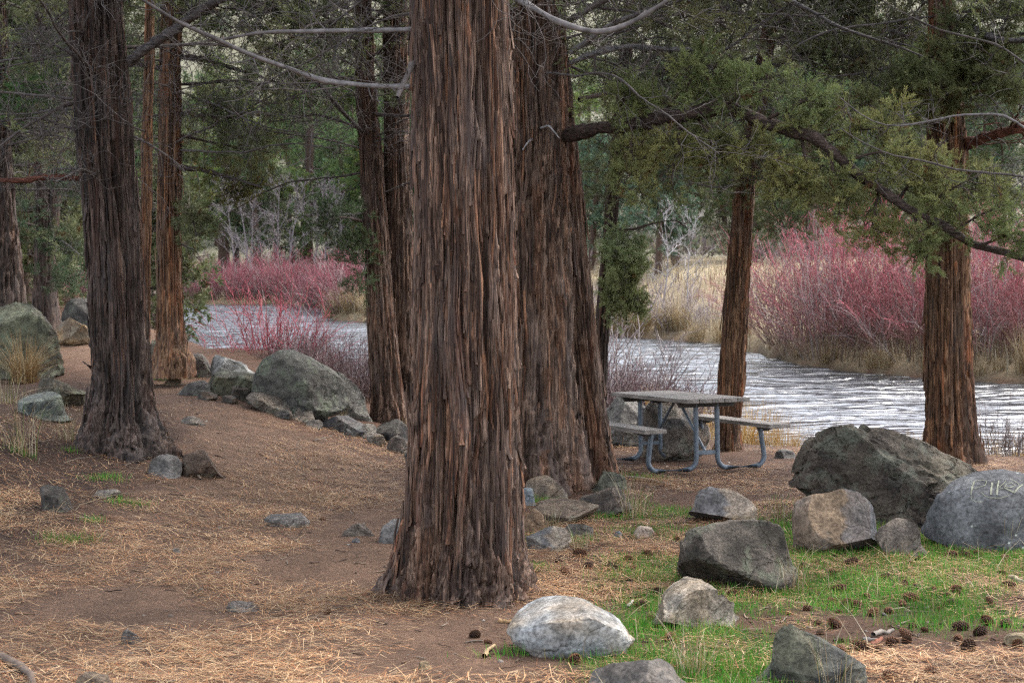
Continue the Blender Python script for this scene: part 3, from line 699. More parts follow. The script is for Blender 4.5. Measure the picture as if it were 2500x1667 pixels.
t3.random_limbs(9, 3.2, 4.8, (1.0, 2.4), 0.0, 0.016, n3=6, L2=(0.35, 1.0), L3=(0.15, 0.4), spread=0.8, col=GREY)
t3.done()

# T3b - thin orange stem just behind it
t3b = Tree('thin orange-barked juniper stem standing close behind the dark leaning trunk', [(0, 330, 352), (300, 324, 352), (450, 322, 352), (600, 320, 350), (800, 316, 350), (935, 312, 354)], 16.5, 41, 40, 0.06, 'bark_orange', 0.8, 80, 7.5)
t3b.random_limbs(8, 5.0, 7.2, (1.0, 2.0), 0.8, 0.02)
t3b.random_limbs(5, 2.4, 5.0, (0.5, 1.2), 0.0, 0.012)
t3b.done()

# T4 - slim reddish juniper at the head of the path
t4 = Tree('slim reddish-brown juniper standing by the river behind the left stones', [(-60, 380, 425), (80, 370, 420), (300, 362, 415), (500, 358, 414), (650, 361, 416), (750, 361, 422), (790, 358, 428), (822, 352, 438)], 18.8, 43, 72, 0.04, 'bark_orange', 1.0, 260, 8.8)
t4.branch([(415, 385, 18.8), (470, 390, 18.7), (540, 412, 18.5), (600, 430, 18.3)], 0.035, live=1.0, n2_=20, n3=5, L2=(0.2, 0.45), L3=(0.1, 0.22), col=BROWN, c0=srgb(108, 104, 50), c1=OLIVE)
t4.branch([(415, 130, 18.8), (480, 140, 18.7), (560, 165, 18.5), (640, 190, 18.3)], 0.035, live=0.6, n2_=22, n3=6, L2=(0.25, 0.6), col=BROWN)
t4.branch([(412, 260, 18.8), (470, 265, 18.6), (530, 270, 18.4)], 0.03, live=1.0, n2_=20, n3=5, L2=(0.2, 0.5), col=BROWN)
t4.branch([(412, 480, 18.8), (440, 500, 18.5), (450, 540, 18.3)], 0.025, live=1.0, n2_=16, n3=5, L2=(0.15, 0.4), L3=(0.1, 0.2), col=BROWN)
t4.branch([(412, 310, 18.8), (500, 330, 19.2), (600, 355, 19.6)], 0.025, live=0.9, n2_=22, n3=5, L2=(0.25, 0.6), col=BROWN, c0=srgb(112, 106, 56))
t4.branch([(412, 560, 18.8), (450, 575, 18.6), (462, 600, 18.5)], 0.012, live=0.8, n2_=5, n3=3, L2=(0.08, 0.2), L3=(0.06, 0.12), col=BROWN)
t4.branch([(410, 210, 18.8), (520, 250, 18.2), (640, 300, 17.8), (740, 310, 17.4)], 0.018, n2_=18, n3=6, L2=(0.3, 0.8), col=GREY)
t4.branch([(410, 345, 18.8), (540, 350, 18.2), (660, 330, 17.8), (800, 345, 17.4)], 0.018, n2_=18, n3=6, L2=(0.3, 0.8), col=GREY)
t4.random_limbs(16, 3.6, 8.4, (1.2, 2.4), 0.75, 0.03, az=(-0.4, 3.4))
t4.random_limbs(8, 2.6, 5.0, (0.8, 1.8), 0.0, 0.014, az=(-0.4, 3.4))
t4.random_limbs(10, 5.0, 7.2, (1.4, 2.8), 0.9, 0.025, az=(-0.6, 3.7))
t4.canopy(8, 5.8, 8.7)
t4.random_limbs(9, 3.4, 6.2, (1.5, 3.2), 0.0, 0.016, n3=6, L2=(0.35, 1.0), L3=(0.15, 0.4), spread=0.8, col=GREY)
t4.done()

# T5 - tree by the picnic table
t5 = Tree('straight slender juniper behind the picnic table, bark orange along one side', [(-60, 1765, 1800), (0, 1760, 1795), (200, 1727, 1766), (420, 1690, 1734), (600, 1669, 1723), (800, 1653, 1713), (950, 1645, 1705), (1010, 1641, 1707), (1040, 1636, 1712), (1070, 1626, 1722)],
          16.9, 47, 90, 0.03, 'bark_orange', 1.1, 330, 8.0)
t5.branch([(1700, 420, 16.8), (1660, 430, 16.5), (1610, 425, 16.3), (1560, 410, 16.2)], 0.016, n2_=9, n3=4, L2=(0.15, 0.4), col=PALE)
t5.branch([(1735, 365, 16.9), (1800, 380, 16.6), (1880, 430, 16.4), (1940, 480, 16.2)], 0.03, live=0.8, n2_=24, n3=6, L2=(0.25, 0.6), col=BROWN, c0=DEEP, c1=OLIVE)
t5.branch([(1700, 380, 16.9), (1640, 350, 16.6), (1570, 330, 16.4), (1500, 330, 16.2)], 0.03, live=0.9, n2_=24, n3=6, L2=(0.25, 0.55), col=BROWN, c0=DEEP, c1=OLIVE)
t5.branch([(1760, 280, 16.9), (1850, 300, 16.6), (1960, 380, 16.4), (2040, 450, 16.2)], 0.035, live=0.8, n2_=26, n3=6, L2=(0.25, 0.65), col=BROWN, c0=DEEP, c1=OLIVE)
t5.branch([(1745, 180, 16.9), (1650, 150, 16.7), (1540, 160, 16.5), (1440, 200, 16.3)], 0.035, live=0.8, n2_=28, n3=6, L2=(0.25, 0.7), col=BROWN, c0=DEEP, c1=OLIVE)
t5.branch([(1755, 160, 16.9), (1850, 120, 16.7), (1950, 130, 16.5), (2060, 180, 16.3)], 0.035, live=0.8, n2_=28, n3=6, L2=(0.25, 0.7), col=BROWN, c0=DEEP, c1=OLIVE)
t5.branch([(1765, 60, 16.9), (1680, 20, 16.7), (1560, 40, 16.5), (1460, 80, 16.3)], 0.035, live=0.8, n2_=28, n3=6, L2=(0.25, 0.7), col=BROWN, c0=DEEP, c1=OLIVE)
t5.branch([(1770, 60, 16.9), (1880, 20, 16.7), (2000, 40, 16.5), (2080, 80, 16.3)], 0.035, live=0.8, n2_=28, n3=6, L2=(0.25, 0.7), col=BROWN, c0=DEEP, c1=OLIVE)
t5.branch([(1720, 330, 16.8), (1760, 420, 16.4), (1800, 520, 16.2)], 0.02, live=0.7, n2_=20, n3=6, L2=(0.2, 0.5), col=BROWN, c0=DEEP, c1=OLIVE)
t5.random_limbs(14, 4.6, 7.8, (1.2, 2.4), 0.75, 0.03)
t5.random_limbs(8, 3.2, 5.2, (0.8, 2.0), 0.0, 0.014, n2_=16, n3=6)
t5.random_limbs(13, 4.3, 6.0, (1.2, 2.6), 0.9, 0.025, az=(-0.6, 3.7), c0=DEEP, c1=OLIVE)
t5.canopy(9, 5.4, 7.9)
t5.random_limbs(9, 3.6, 5.2, (1.2, 2.6), 0.0, 0.016, n3=6, L2=(0.35, 1.0), L3=(0.15, 0.4), spread=0.8, col=GREY)
t5.done()

# T6 - right-hand tree
t6 = Tree('thick straight juniper behind the big pitted boulder at the water', [(-60, 2138, 2192), (0, 2136, 2195), (150, 2134, 2202), (320, 2128, 2220), (500, 2125, 2222), (700, 2124, 2225), (850, 2122, 2231), (960, 2124, 2238), (1020, 2120, 2248), (1060, 2114, 2258), (1100, 2106, 2275)],
          15.3, 53, 110, 0.026, 'bark_orange', 1.1, 420, 8.2)
t6.branch([(2215, 335, 15.2), (2260, 318, 14.9), (2320, 300, 14.7), (2420, 270, 14.5)], 0.06, live=0.0, n2_=10, n3=4, L2=(0.3, 0.6), col=RED, col_tip=RED, tip_r=0.6)
t6.branch([(2190, 40, 15.2), (2240, 70, 14.6), (2290, 95, 14.2), (2420, 90, 13.9)], 0.045, live=0.0, n2_=12, n3=4, L2=(0.3, 0.7), col=PALE, tip_r=0.6)
for k, p in enumerate([[(2190, 150, 15.2), (2240, 150, 14.7), (2320, 150, 14.3)], [(2190, 90, 15.2), (2230, 100, 14.5), (2280, 130, 14.0)], [(2170, 160, 15.1), (2130, 170, 14.6), (2080, 190, 14.3)], [(2180, 200, 15.1), (2230, 190, 14.5), (2300, 210, 14.2)],
                       [(2180, 120, 15.1), (2150, 130, 14.6), (2120, 160, 14.3)], [(2200, 220, 15.0), (2160, 215, 14.5), (2130, 220, 14.2)], [(2210, 60, 15.0), (2280, 40, 14.5), (2360, 50, 14.2)], [(2190, 180, 15.0), (2270, 170, 14.3), (2370, 200, 13.9)],
                       [(2215, 400, 15.1), (2250, 430, 14.8), (2330, 440, 14.6)], [(2180, 460, 15.0), (2160, 480, 14.6), (2120, 510, 14.4)], [(2170, 230, 15.0), (2060, 230, 14.6), (1960, 240, 14.4)]]):
    t6.branch(p, 0.016, live=1.0, n2_=18, n3=5, L2=(0.16, 0.42), L3=(0.08, 0.2), col=BROWN, col_tip=BROWN, tuft=TUFT_FINE, tufts=4, tscale=1.05, c0=srgb(136, 136, 90), c1=srgb(116, 128, 84))
t6.branch([(2125, 570, 15.2), (2105, 562, 15.0), (2090, 560, 14.9)], 0.013, n2_=3, n3=2, L2=(0.05, 0.12), col=BROWN)
t6.random_limbs(10, 4.6, 7.9, (1.4, 2.6), 0.75, 0.035)
t6.random_limbs(8, 3.6, 5.2, (1.0, 2.2), 0.0, 0.015, n2_=16, n3=6)
t6.random_limbs(11, 4.0, 5.6, (1.2, 2.6), 0.9, 0.025, az=(-0.6, 3.7), c0=DEEP, c1=OLIVE)
t6.canopy(9, 5.2, 8.1)
t6.random_limbs(9, 3.6, 5.0, (1.2, 2.6), 0.0, 0.016, n3=6, L2=(0.35, 1.0), L3=(0.15, 0.4), spread=0.8, col=GREY)
t6.done()

# T11 - stands beyond the right edge; only its long bare branches reach into view
t11 = Tree('juniper whose long bare grey branches reach in front of the thick straight juniper', [(-60, 2470, 2545), (300, 2468, 2550), (700, 2464, 2556), (1000, 2458, 2562), (1180, 2440, 2580), (1240, 2425, 2595)], 10.75, 83, 60, 0.06, 'bark', 1.0, 80, 6.5)
t11.branch([(2510, 380, 10.7), (2450, 355, 10.65), (2400, 330, 10.6), (2300, 262, 10.6), (2200, 270, 10.6), (2100, 285, 10.6), (2040, 295, 10.6), (1990, 275, 10.6), (1930, 225, 10.6)], 0.014, n2_=16, n3=5, L2=(0.12, 0.4), col=PALE)
t11.branch([(2510, 430, 10.75), (2470, 425, 10.85), (2420, 420, 10.9), (2300, 400, 10.9), (2200, 395, 10.9), (2130, 370, 10.9), (2060, 365, 10.9), (1980, 330, 10.9), (1930, 295, 10.9)], 0.014, n2_=12, n3=5, L2=(0.15, 0.5), col=GREY)
t11.branch([(2510, 240, 10.8), (2460, 215, 11.2), (2420, 190, 11.5), (2260, 90, 11.6), (2140, 60, 11.7), (2020, 0, 11.8), (1980, -30, 11.8)], 0.014, n2_=14, n3=5, L2=(0.15, 0.5), col=GREY)
t11.random_limbs(8, 4.4, 6.2, (1.0, 2.0), 0.8, 0.025)
t11.done()

# T7 / T8 - left background junipers
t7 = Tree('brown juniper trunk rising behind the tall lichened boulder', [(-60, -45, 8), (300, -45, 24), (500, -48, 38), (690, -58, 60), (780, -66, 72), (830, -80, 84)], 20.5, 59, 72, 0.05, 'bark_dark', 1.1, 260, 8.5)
t7.branch([(20, 300, 20.4), (60, 270, 20.0), (110, 245, 19.6), (180, 215, 19.2)], 0.03, live=0.25, n2_=18, n3=5, L2=(0.2, 0.6), col=BROWN)
t7.branch([(5, 150, 20.4), (60, 120, 20.0), (110, 60, 19.6), (160, 20, 19.2)], 0.035, live=0.1, n2_=18, n3=5, L2=(0.2, 0.6), col=BROWN)
for p in ([(10, 260, 20.45), (60, 230, 19.2), (110, 190, 18.6)], [(10, 230, 20.45), (50, 220, 19.4), (90, 240, 18.8)], [(12, 200, 20.45), (90, 200, 19.0), (130, 215, 18.6)]):
    t7.branch(p, 0.016, live=1.0, n2_=14, n3=5, L2=(0.2, 0.4), L3=(0.1, 0.2), col=BROWN, c0=srgb(80, 108, 60), c1=srgb(88, 124, 68))
t7.random_limbs(12, 3.4, 8.2, (1.2, 2.6), 0.6, 0.03)
t7.canopy(8, 6.0, 8.4)
t7.random_limbs(9, 3.0, 6.0, (1.2, 2.6), 0.0, 0.016, n3=6, L2=(0.35, 1.0), L3=(0.15, 0.4), spread=0.8, col=GREY)
t7.done()
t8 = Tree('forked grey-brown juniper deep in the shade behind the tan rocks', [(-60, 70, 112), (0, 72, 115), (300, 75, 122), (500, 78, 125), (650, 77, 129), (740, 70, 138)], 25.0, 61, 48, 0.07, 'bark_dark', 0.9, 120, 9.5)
t8.stem([(-60, 165, 185), (200, 140, 162), (400, 118, 148), (560, 92, 130)], 25.0, 63, 36, 0.08, 'bark_dark', 50, ztop=9.0)
for p in ([(110, 330, 24.9), (150, 370, 24.2), (190, 400, 23.6)], [(110, 600, 24.9), (150, 570, 24.4), (200, 560, 24.0)], [(100, 650, 24.9), (150, 640, 24.4), (190, 630, 24.0)], [(120, 420, 24.9), (160, 440, 24.2), (200, 430, 23.8)],
          [(90, 520, 24.9), (50, 510, 24.2), (20, 520, 23.8)], [(110, 120, 24.9), (150, 120, 24.2), (170, 140, 23.8)]):
    t8.branch(p, 0.02, live=1.0, n2_=16, n3=5, L2=(0.25, 0.55), L3=(0.12, 0.25), col=BROWN, c0=srgb(92, 106, 76), c1=srgb(94, 114, 84), tscale=1.2)
t8.random_limbs(13, 2.2, 9.0, (1.2, 2.8), 0.7, 0.03, tscale=1.5)
t8.canopy(7, 6.6, 9.4)
t8.done()

# T9 - twin trunks left of the big one
t9 = Tree('twin-stemmed juniper standing among the edging stones behind the big trunk', [(-60, 812, 852), (0, 814, 854), (200, 815, 862), (400, 825, 882), (600, 838, 898), (800, 848, 914), (900, 856, 926), (960, 856, 940)], 19.0, 67, 84, 0.036, 'bark', 1.1, 300, 8.4)
t9.stem([(-60, 880, 932), (0, 880, 935), (300, 882, 942), (600, 880, 952), (800, 884, 960), (975, 880, 985)], 19.3, 71, 84, 0.036, 'bark', 250)
t9.branch([(835, 508, 18.9), (790, 500, 18.5), (740, 505, 18.2), (700, 520, 18.0)], 0.022, live=1.0, n2_=16, n3=5, L2=(0.15, 0.4), L3=(0.1, 0.2), col=BROWN, c0=srgb(84, 98, 68), c1=srgb(98, 114, 78))
t9.branch([(840, 560, 18.9), (800, 560, 18.5), (770, 590, 18.3)], 0.02, live=1.0, n2_=14, n3=5, L2=(0.15, 0.35), L3=(0.1, 0.2), col=BROWN, c0=srgb(84, 96, 66), c1=srgb(94, 108, 74))
t9.branch([(845, 600, 18.9), (835, 630, 18.5), (820, 660, 18.3)], 0.015, live=1.0, n2_=8, n3=4, L2=(0.1, 0.25), L3=(0.1, 0.2), col=BROWN, c0=srgb(84, 96, 66), c1=srgb(94, 108, 74))
t9.branch([(830, 490, 18.9), (760, 492, 18.4), (700, 495, 18.1), (640, 510, 17.9)], 0.012, n2_=8, n3=4, L2=(0.15, 0.5), col=PALE)
t9.branch([(830, 300, 18.9), (790, 260, 18.4), (740, 200, 18.0), (700, 170, 17.8)], 0.03, n2_=12, n3=5, L2=(0.3, 0.7), col=GREY, tip_r=0.6)
t9.branch([(825, 340, 18.9), (740, 320, 18.3), (620, 300, 17.9), (520, 265, 17.5)], 0.016, n2_=18, n3=6, L2=(0.3, 0.8), col=GREY)
t9.branch([(815, 180, 18.9), (720, 200, 18.4), (640, 240, 18.0), (560, 230, 17.6)], 0.02, live=0.3, n2_=20, n3=6, L2=(0.3, 0.8), col=GREY)
t9.branch([(825, 90, 18.9), (740, 70, 18.5), (660, 90, 18.2), (580, 130, 17.9)], 0.03, live=0.7, n2_=22, n3=6, L2=(0.3, 0.7), col=BROWN)
t9.branch([(820, 30, 18.9), (740, -10, 18.5), (640, 10, 18.2), (560, 50, 17.9)], 0.03, live=0.7, n2_=22, n3=6, L2=(0.3, 0.7), col=BROWN)
t9.random_limbs(15, 3.8, 8.0, (1.2, 2.6), 0.6, 0.03)
t9.random_limbs(10, 2.6, 5.0, (0.8, 2.0), 0.0, 0.015, n2_=16, n3=6)
t9.random_limbs(10, 4.6, 6.6, (1.4, 2.8), 0.9, 0.025, az=(0.6, 4.4))
t9.canopy(9, 5.8, 8.3)
t9.random_limbs(9, 3.2, 5.6, (1.5, 3.0), 0.0, 0.016, n3=6, L2=(0.35, 1.0), L3=(0.15, 0.4), spread=0.8, col=GREY)
t9.done()

# T10 - thin leaning stem right of the double trunk
t10 = Tree('thin leaning juniper stem beside the double trunk, green clump hanging from it', [(-60, 1440, 1465), (200, 1416, 1446), (400, 1396, 1430), (600, 1378, 1412), (800, 1366, 1399), (1000, 1352, 1392), (1040, 1345, 1398)], 16.0, 73, 54, 0.045, 'bark_dark', 1.0, 140, 7.0)
for p in ([(1400, 560, 15.9), (1440, 560, 15.6), (1465, 600, 15.5)], [(1395, 600, 15.9), (1430, 640, 15.6), (1460, 690, 15.5)], [(1390, 650, 15.9), (1420, 690, 15.6), (1440, 730, 15.5)], [(1400, 540, 15.9), (1430, 580, 15.5), (1440, 650, 15.4)], [(1392, 680, 15.9), (1440, 690, 15.6), (1470, 720, 15.5)], [(1395, 600, 15.9), (1440, 600, 15.6), (1475, 640, 15.5)]):
    t10.branch(p, 0.014, live=1.0, n2_=12, n3=5, L2=(0.1, 0.24), L3=(0.06, 0.14), col=BROWN, tuft=TUFT_FINE, tufts=4, c0=srgb(146, 150, 100), c1=srgb(160, 172, 122))
t10.branch([(1405, 525, 15.9), (1450, 528, 15.6), (1500, 512, 15.5), (1545, 505, 15.4), (1575, 515, 15.4)], 0.018, n2_=7, n3=3, L2=(0.1, 0.3), col=BROWN, col_tip=BROWN)
t10.random_limbs(14, 3.0, 6.6, (0.8, 1.8), 0.6, 0.02)
t10.done()

# ------------------------------------------------------------------ stones
_ico = {}
def ico(sub):
    if sub not in _ico:
        bm = bmesh.new(); bmesh.ops.create_icosphere(bm, subdivisions=sub, radius=1.0)
        bm.verts.ensure_lookup_table()
        _ico[sub] = (np.array([v.co[:] for v in bm.verts]), np.array([[v.index for v in f.verts] for f in bm.faces])); bm.free()
    return _ico[sub]
def stone_shape(seed, sub=4, cuts=6, block=1.0, rough=0.1, cut_h=(0.55, 0.85), pits=0.0, keep_top=True):
    r = np.random.default_rng(seed); p, T = ico(sub); p = p.copy()
    if block != 1.0:
        p = np.sign(p) * np.abs(p) ** block; p = p / np.abs(p).max()
    face = np.zeros(len(p))
    p = p * (1 + rough * 1.3 * fbm(p * 1.1 + seed * 3.3, 2, seed))[:, None]
    for k in range(cuts):
        n = unit(r.normal(size=3)); n[2] = abs(n[2]) * 0.7 if r.uniform() < 0.6 else n[2]; n = unit(n); h = r.uniform(*cut_h)
        d = p @ n - h; m = d > 0; p[m] -= n * (d[m] * 0.97)[:, None]; face[m] = k + 1
    p = p * (1 + rough * 0.5 * fbm(p * 3.1 + seed, 3, seed + 1) + rough * 0.45 * (0.3 - np.abs(fbm(p * 5.2 + seed, 2, seed + 12))) + rough * 0.32 * fbm(p * 9 + seed, 3, seed + 2, 0.65))[:, None]
    if pits:
        n = fbm(p * 5 + 3, 2, seed + 3); q = fbm(p * 11 + 3, 2, seed + 4)
        p = p * (1 - pits * (np.maximum(n - 0.15, 0) * 0.35 + np.maximum(q - 0.25, 0) * 0.22))[:, None]
    return p, T, face
ROCKS = {}
def stone(x0, y0, x1, y1, label, c1, c2, seed, mat='rock', cat='rock', name='rock', cuts=8, block=0.88, rough=0.13, depth=0.85, prof=None, sub=4, sink=0.22,
          base=None, pits=0.0, group=None, grad=0.0, cut_h=(0.42, 0.78), two=0.0, yaw=None, foot=0.6):
    """stone seen inside the photo box x0..x1, y0..y1, standing on the ground at its lower edge"""
    g0 = gp((x0 + x1) / 2, y1 if base is None else base)
    w_ = (x1 - x0) / F * g0[1]; d_ = min(w_ * depth, 1.6)
    Yc = g0[1] + d_ * 0.42; w_ = (x1 - x0) / F * Yc
    xc = (((x0 + x1) / 2) - 1250) / F * Yc * (1 / 1.0)
    top = at((x0 + x1) / 2, y0, Yc)[2]; xc = at((x0 + x1) / 2, y0, Yc)[0]
    zg = float(gz(xc, Yc)); zg = min(zg, g0[2] + 0.03)
    h = max(top - zg, 0.02)
    p, T, face = stone_shape(seed, sub, cuts, block, rough, cut_h, pits)
    lo, hi = p.min(0), p.max(0); p = (p - (lo + hi) / 2) / ((hi - lo) / 2)
    ft = 1 / np.maximum(np.sqrt(np.maximum(1 - np.minimum(p[:, 2], 0) ** 2 * foot, 0.05)), 0.66 if foot < 0.8 else 0.42); p[:, :2] *= ft[:, None]; p[:, :2] /= np.abs(p[p[:, 2] > -0.25, :2]).max(0)
    if prof is not None:
        bins = np.linspace(-1, 1, 25); bc = np.clip(((p[:, 0] + 1) * 12.5).astype(int), 0, 24); zm = np.full(25, 0.05)
        np.maximum.at(zm, bc, p[:, 2]); zm = np.maximum(zm, 0.12)
        pu = np.array(prof); want = np.interp((np.arange(25) + 0.5) / 12.5 - 1, pu[:, 0], pu[:, 1])
        f = np.interp(p[:, 0], (np.arange(25) + 0.5) / 12.5 - 1, want / zm)
        p[:, 2] = np.where(p[:, 2] > 0, p[:, 2] * f, p[:, 2])
    # lower half goes partly under ground
    H = h / (1 - sink)
    zz = np.where(p[:, 2] > 0, p[:, 2] * (H * 0.6), p[:, 2] * (H * 0.4)); zz = zz - zz.min(); zz = zz / zz.max() * H - sink * H
    V_ = np.stack([p[:, 0] * w_ / 2, p[:, 1] * d_ / 2, zz], -1)
    r = np.random.default_rng(seed + 99)
    k = fbm(p * 1.6 + seed, 3, seed + 6) * 0.9 + 0.5
    if two: k = k * (1 - two) + two * (p[:, 0] * 0.9 + 0.35 * fbm(p * 2 + seed, 2, seed) > 0.0)
    k = k + 0.25 * np.sin(face * 2.4 + seed); k = np.clip(k, 0, 1)[:, None]
    col = np.asarray(c1) * (1 - k) + np.asarray(c2) * k
    col = col * (1 + 0.25 * fbm(p * 4 + seed, 3, seed + 8))[:, None] * (np.array([0.8, 0.76, 0.72]) if np.mean(c1) < 0.2 else np.array([0.95, 0.93, 0.9]))
    o = mk(name, V_, None, T, col, M[mat]); o.data.set_sharp_from_angle(angle=math.radians(24)); o.location = (xc, Yc, zg)
    if yaw: o.rotation_euler[2] = yaw
    tag(o, label, cat, group)
    ROCKS[label] = o
    return o
gG, dG, pG, tn, br, bl = srgb(128, 126, 122), srgb(88, 86, 84), srgb(172, 170, 164), srgb(172, 148, 120), srgb(118, 100, 84), srgb(112, 118, 126)
mo = srgb(104, 108, 88); wt = srgb(196, 192, 184)
# right-hand group
big = stone(1919, 1030, 2412, 1285, 'huge dark pitted lava boulder beside the thick straight juniper', srgb(122, 114, 98), srgb(96, 86, 78), 5, 'rock_pitted', 'boulder', 'boulder', 5, 0.8, 0.09, 0.75,
            [(-1, 0.35), (-0.85, 0.72), (-0.62, 0.98), (-0.35, 1.0), (0, 0.93), (0.3, 0.8), (0.6, 0.62), (0.82, 0.5), (0.95, 0.32), (1, 0.15)], 6, 0.3, pits=1.0, foot=0.95)
writ = stone(2246, 1146, 2590, 1348, 'rounded blue-grey boulder with pale scratched lettering', srgb(122, 124, 126), srgb(98, 100, 104), 9, 'rock_spotted', 'boulder', 'boulder', 2, 0.9, 0.05, 0.7,
             [(-1, 0.1), (-0.85, 0.5), (-0.55, 0.8), (-0.2, 0.95), (0.2, 1.0), (0.6, 0.9), (1, 0.3)], 5, 0.12)
stone(1932, 1188, 2150, 1358, 'rounded boulder half tan and half slate grey, in front of the huge pitted one', srgb(158, 136, 112), srgb(104, 106, 112), 14, 'rock_smooth', 'boulder', 'boulder', 6, 0.9, 0.08, 0.85,
      [(-1, 0.6), (-0.6, 0.86), (-0.2, 0.9), (0.1, 1.0), (0.5, 0.88), (0.8, 0.6), (1, 0.25)], 5, 0.12, two=0.75)
stone(2132, 1264, 2254, 1360, 'small angular pale-topped stone between the two-toned boulder and the lettered one', srgb(150, 138, 124), srgb(112, 104, 98), 17, 'rock', 'rock', 'rock', 9, 0.7, 0.06, 0.8, [(-1, 0.3), (-0.7, 0.75), (-0.1, 1), (0.6, 0.92), (1, 0.55)], 4, 0.1, cut_h=(0.5, 0.75))
stone(1652, 1262, 1944, 1446, 'squarish grey-brown boulder with dark lichened front, on the grass', srgb(138, 128, 118), srgb(92, 86, 76), 21, 'rock_mossy', 'boulder', 'boulder', 7, 0.72, 0.07, 0.8,
      [(-1, 0.45), (-0.75, 0.7), (-0.3, 0.85), (0.1, 0.97), (0.5, 1.0), (0.85, 0.82), (1, 0.6)], 5, 0.1)
stone(1233, 1464, 1552, 1608, 'pale grey-white domed rock at the foot of the big trunk', srgb(164, 168, 170), srgb(158, 142, 122), 25, 'rock_smooth', 'rock', 'rock', 5, 1.0, 0.06, 0.8,
      [(-1, 0.15), (-0.8, 0.55), (-0.4, 0.92), (-0.1, 1.0), (0.3, 0.9), (0.6, 0.66), (0.85, 0.42), (1, 0.15)], 5, 0.15)
stone(1600, 1413, 1806, 1534, 'crumbly cream-coloured rock in front of the squarish boulder', srgb(176, 160, 138), srgb(202, 194, 180), 27, 'rock', 'rock', 'rock', 6, 0.9, 0.16, 0.8, [(-1, 0.2), (-0.6, 0.7), (-0.25, 1), (0.2, 0.95), (0.6, 0.6), (1, 0.2)], 5, 0.15)
stone(1866, 1522, 2112, 1690, 'dark wedge-shaped stone with a sharp leaning point', srgb(122, 122, 104), srgb(76, 78, 84), 31, 'rock', 'rock', 'rock', 9, 0.75, 0.05, 0.7, [(-1, 0.5), (-0.75, 0.85), (-0.5, 1.0), (-0.2, 0.84), (0.3, 0.55), (0.75, 0.28), (1, 0.1)], 5, 0.12, two=0.5, cut_h=(0.4, 0.7))
stone(1436, 1608, 1680, 1720, 'low brownish grey rock with a smooth rounded back below the white domed rock', srgb(132, 124, 116), srgb(104, 100, 96), 33, 'rock_smooth', 'rock', 'rock', 5, 1.0, 0.07, 0.8, [(-1, 0.2), (-0.5, 0.7), (0.1, 1), (0.5, 0.85), (1, 0.2)], 5, 0.15)
stone(1678, 1184, 1846, 1274, 'two-toned stone, grey one side and tan the other, by the picnic table', srgb(132, 130, 130), srgb(176, 158, 136), 35, 'rock_smooth', 'rock', 'rock', 6, 0.9, 0.06, 0.8, [(-1, 0.35), (-0.7, 0.9), (-0.35, 1), (0.1, 0.9), (0.6, 0.6), (1, 0.15)], 4, 0.12, two=0.8)
# around the double trunk
stone(1281, 1160, 1386, 1222, 'tan and grey rounded stone against the foot of the double trunk', srgb(160, 140, 118), srgb(120, 116, 110), 41, 'rock', cuts=5)
stone(1258, 1190, 1308, 1234, 'small smooth blue-grey cobble near the double trunk', srgb(132, 142, 148), srgb(140, 146, 150), 43, 'rock_smooth', cuts=2, rough=0.05)
stone(1440, 1150, 1532, 1204, 'greenish lichened stone at the right foot of the double trunk', srgb(118, 120, 104), srgb(104, 104, 94), 45, 'rock_mossy', cuts=5)
stone(1410, 1188, 1544, 1262, 'lumpy brown-grey rock with dry grass along its side', srgb(116, 102, 90), srgb(98, 92, 86), 47, 'rock', cuts=7, rough=0.16)
stone(1302, 1222, 1464, 1280, 'flat brown stone lying in the green grass by the big trunk', srgb(122, 106, 92), srgb(138, 122, 104), 49, 'rock', cuts=6, rough=0.12)
stone(1262, 1240, 1330, 1306, 'rounded sandy-coloured stone tucked beside the big trunk', srgb(172, 142, 112), srgb(150, 124, 100), 51, 'rock', cuts=4)
stone(1283, 1284, 1396, 1346, 'angular stone with a grey side and pale sloping top beside the big trunk', srgb(118, 120, 124), srgb(172, 154, 130), 53, 'rock', cuts=9, block=0.75, two=0.6)
stone(1545, 1284, 1598, 1313, 'small pale pinkish stone in bright green grass', srgb(184, 166, 148), srgb(170, 152, 138), 55, 'rock_smooth', cuts=4, sub=3)
stone(1372, 1276, 1450, 1314, 'low grey stone in the grass near the flat brown one', srgb(116, 110, 104), srgb(100, 96, 92), 57, 'rock', cuts=5, sub=3)
stone(1264, 1160, 1310, 1186, 'pale flat stone wedged behind the tan stone at the double trunk', srgb(182, 168, 148), srgb(160, 150, 136), 58, 'rock', cuts=6, sub=3)
stone(1303, 1280, 1336, 1302, 'fist-sized dark grey stone above the angular one', srgb(98, 98, 102), srgb(88, 88, 92), 60, 'rock', cuts=5, sub=3)
stone(1496, 1296, 1520, 1314, 'bluish pebble lying deep in bright green grass', srgb(132, 140, 144), srgb(132, 140, 144), 61, 'rock_smooth', cuts=3, sub=3)
stone(2452, 1545, 2530, 1582, 'smooth oval tan cobble among the pine cones', srgb(168, 150, 118), srgb(150, 136, 110), 62, 'rock_smooth', cuts=1, rough=0.04, sub=3)
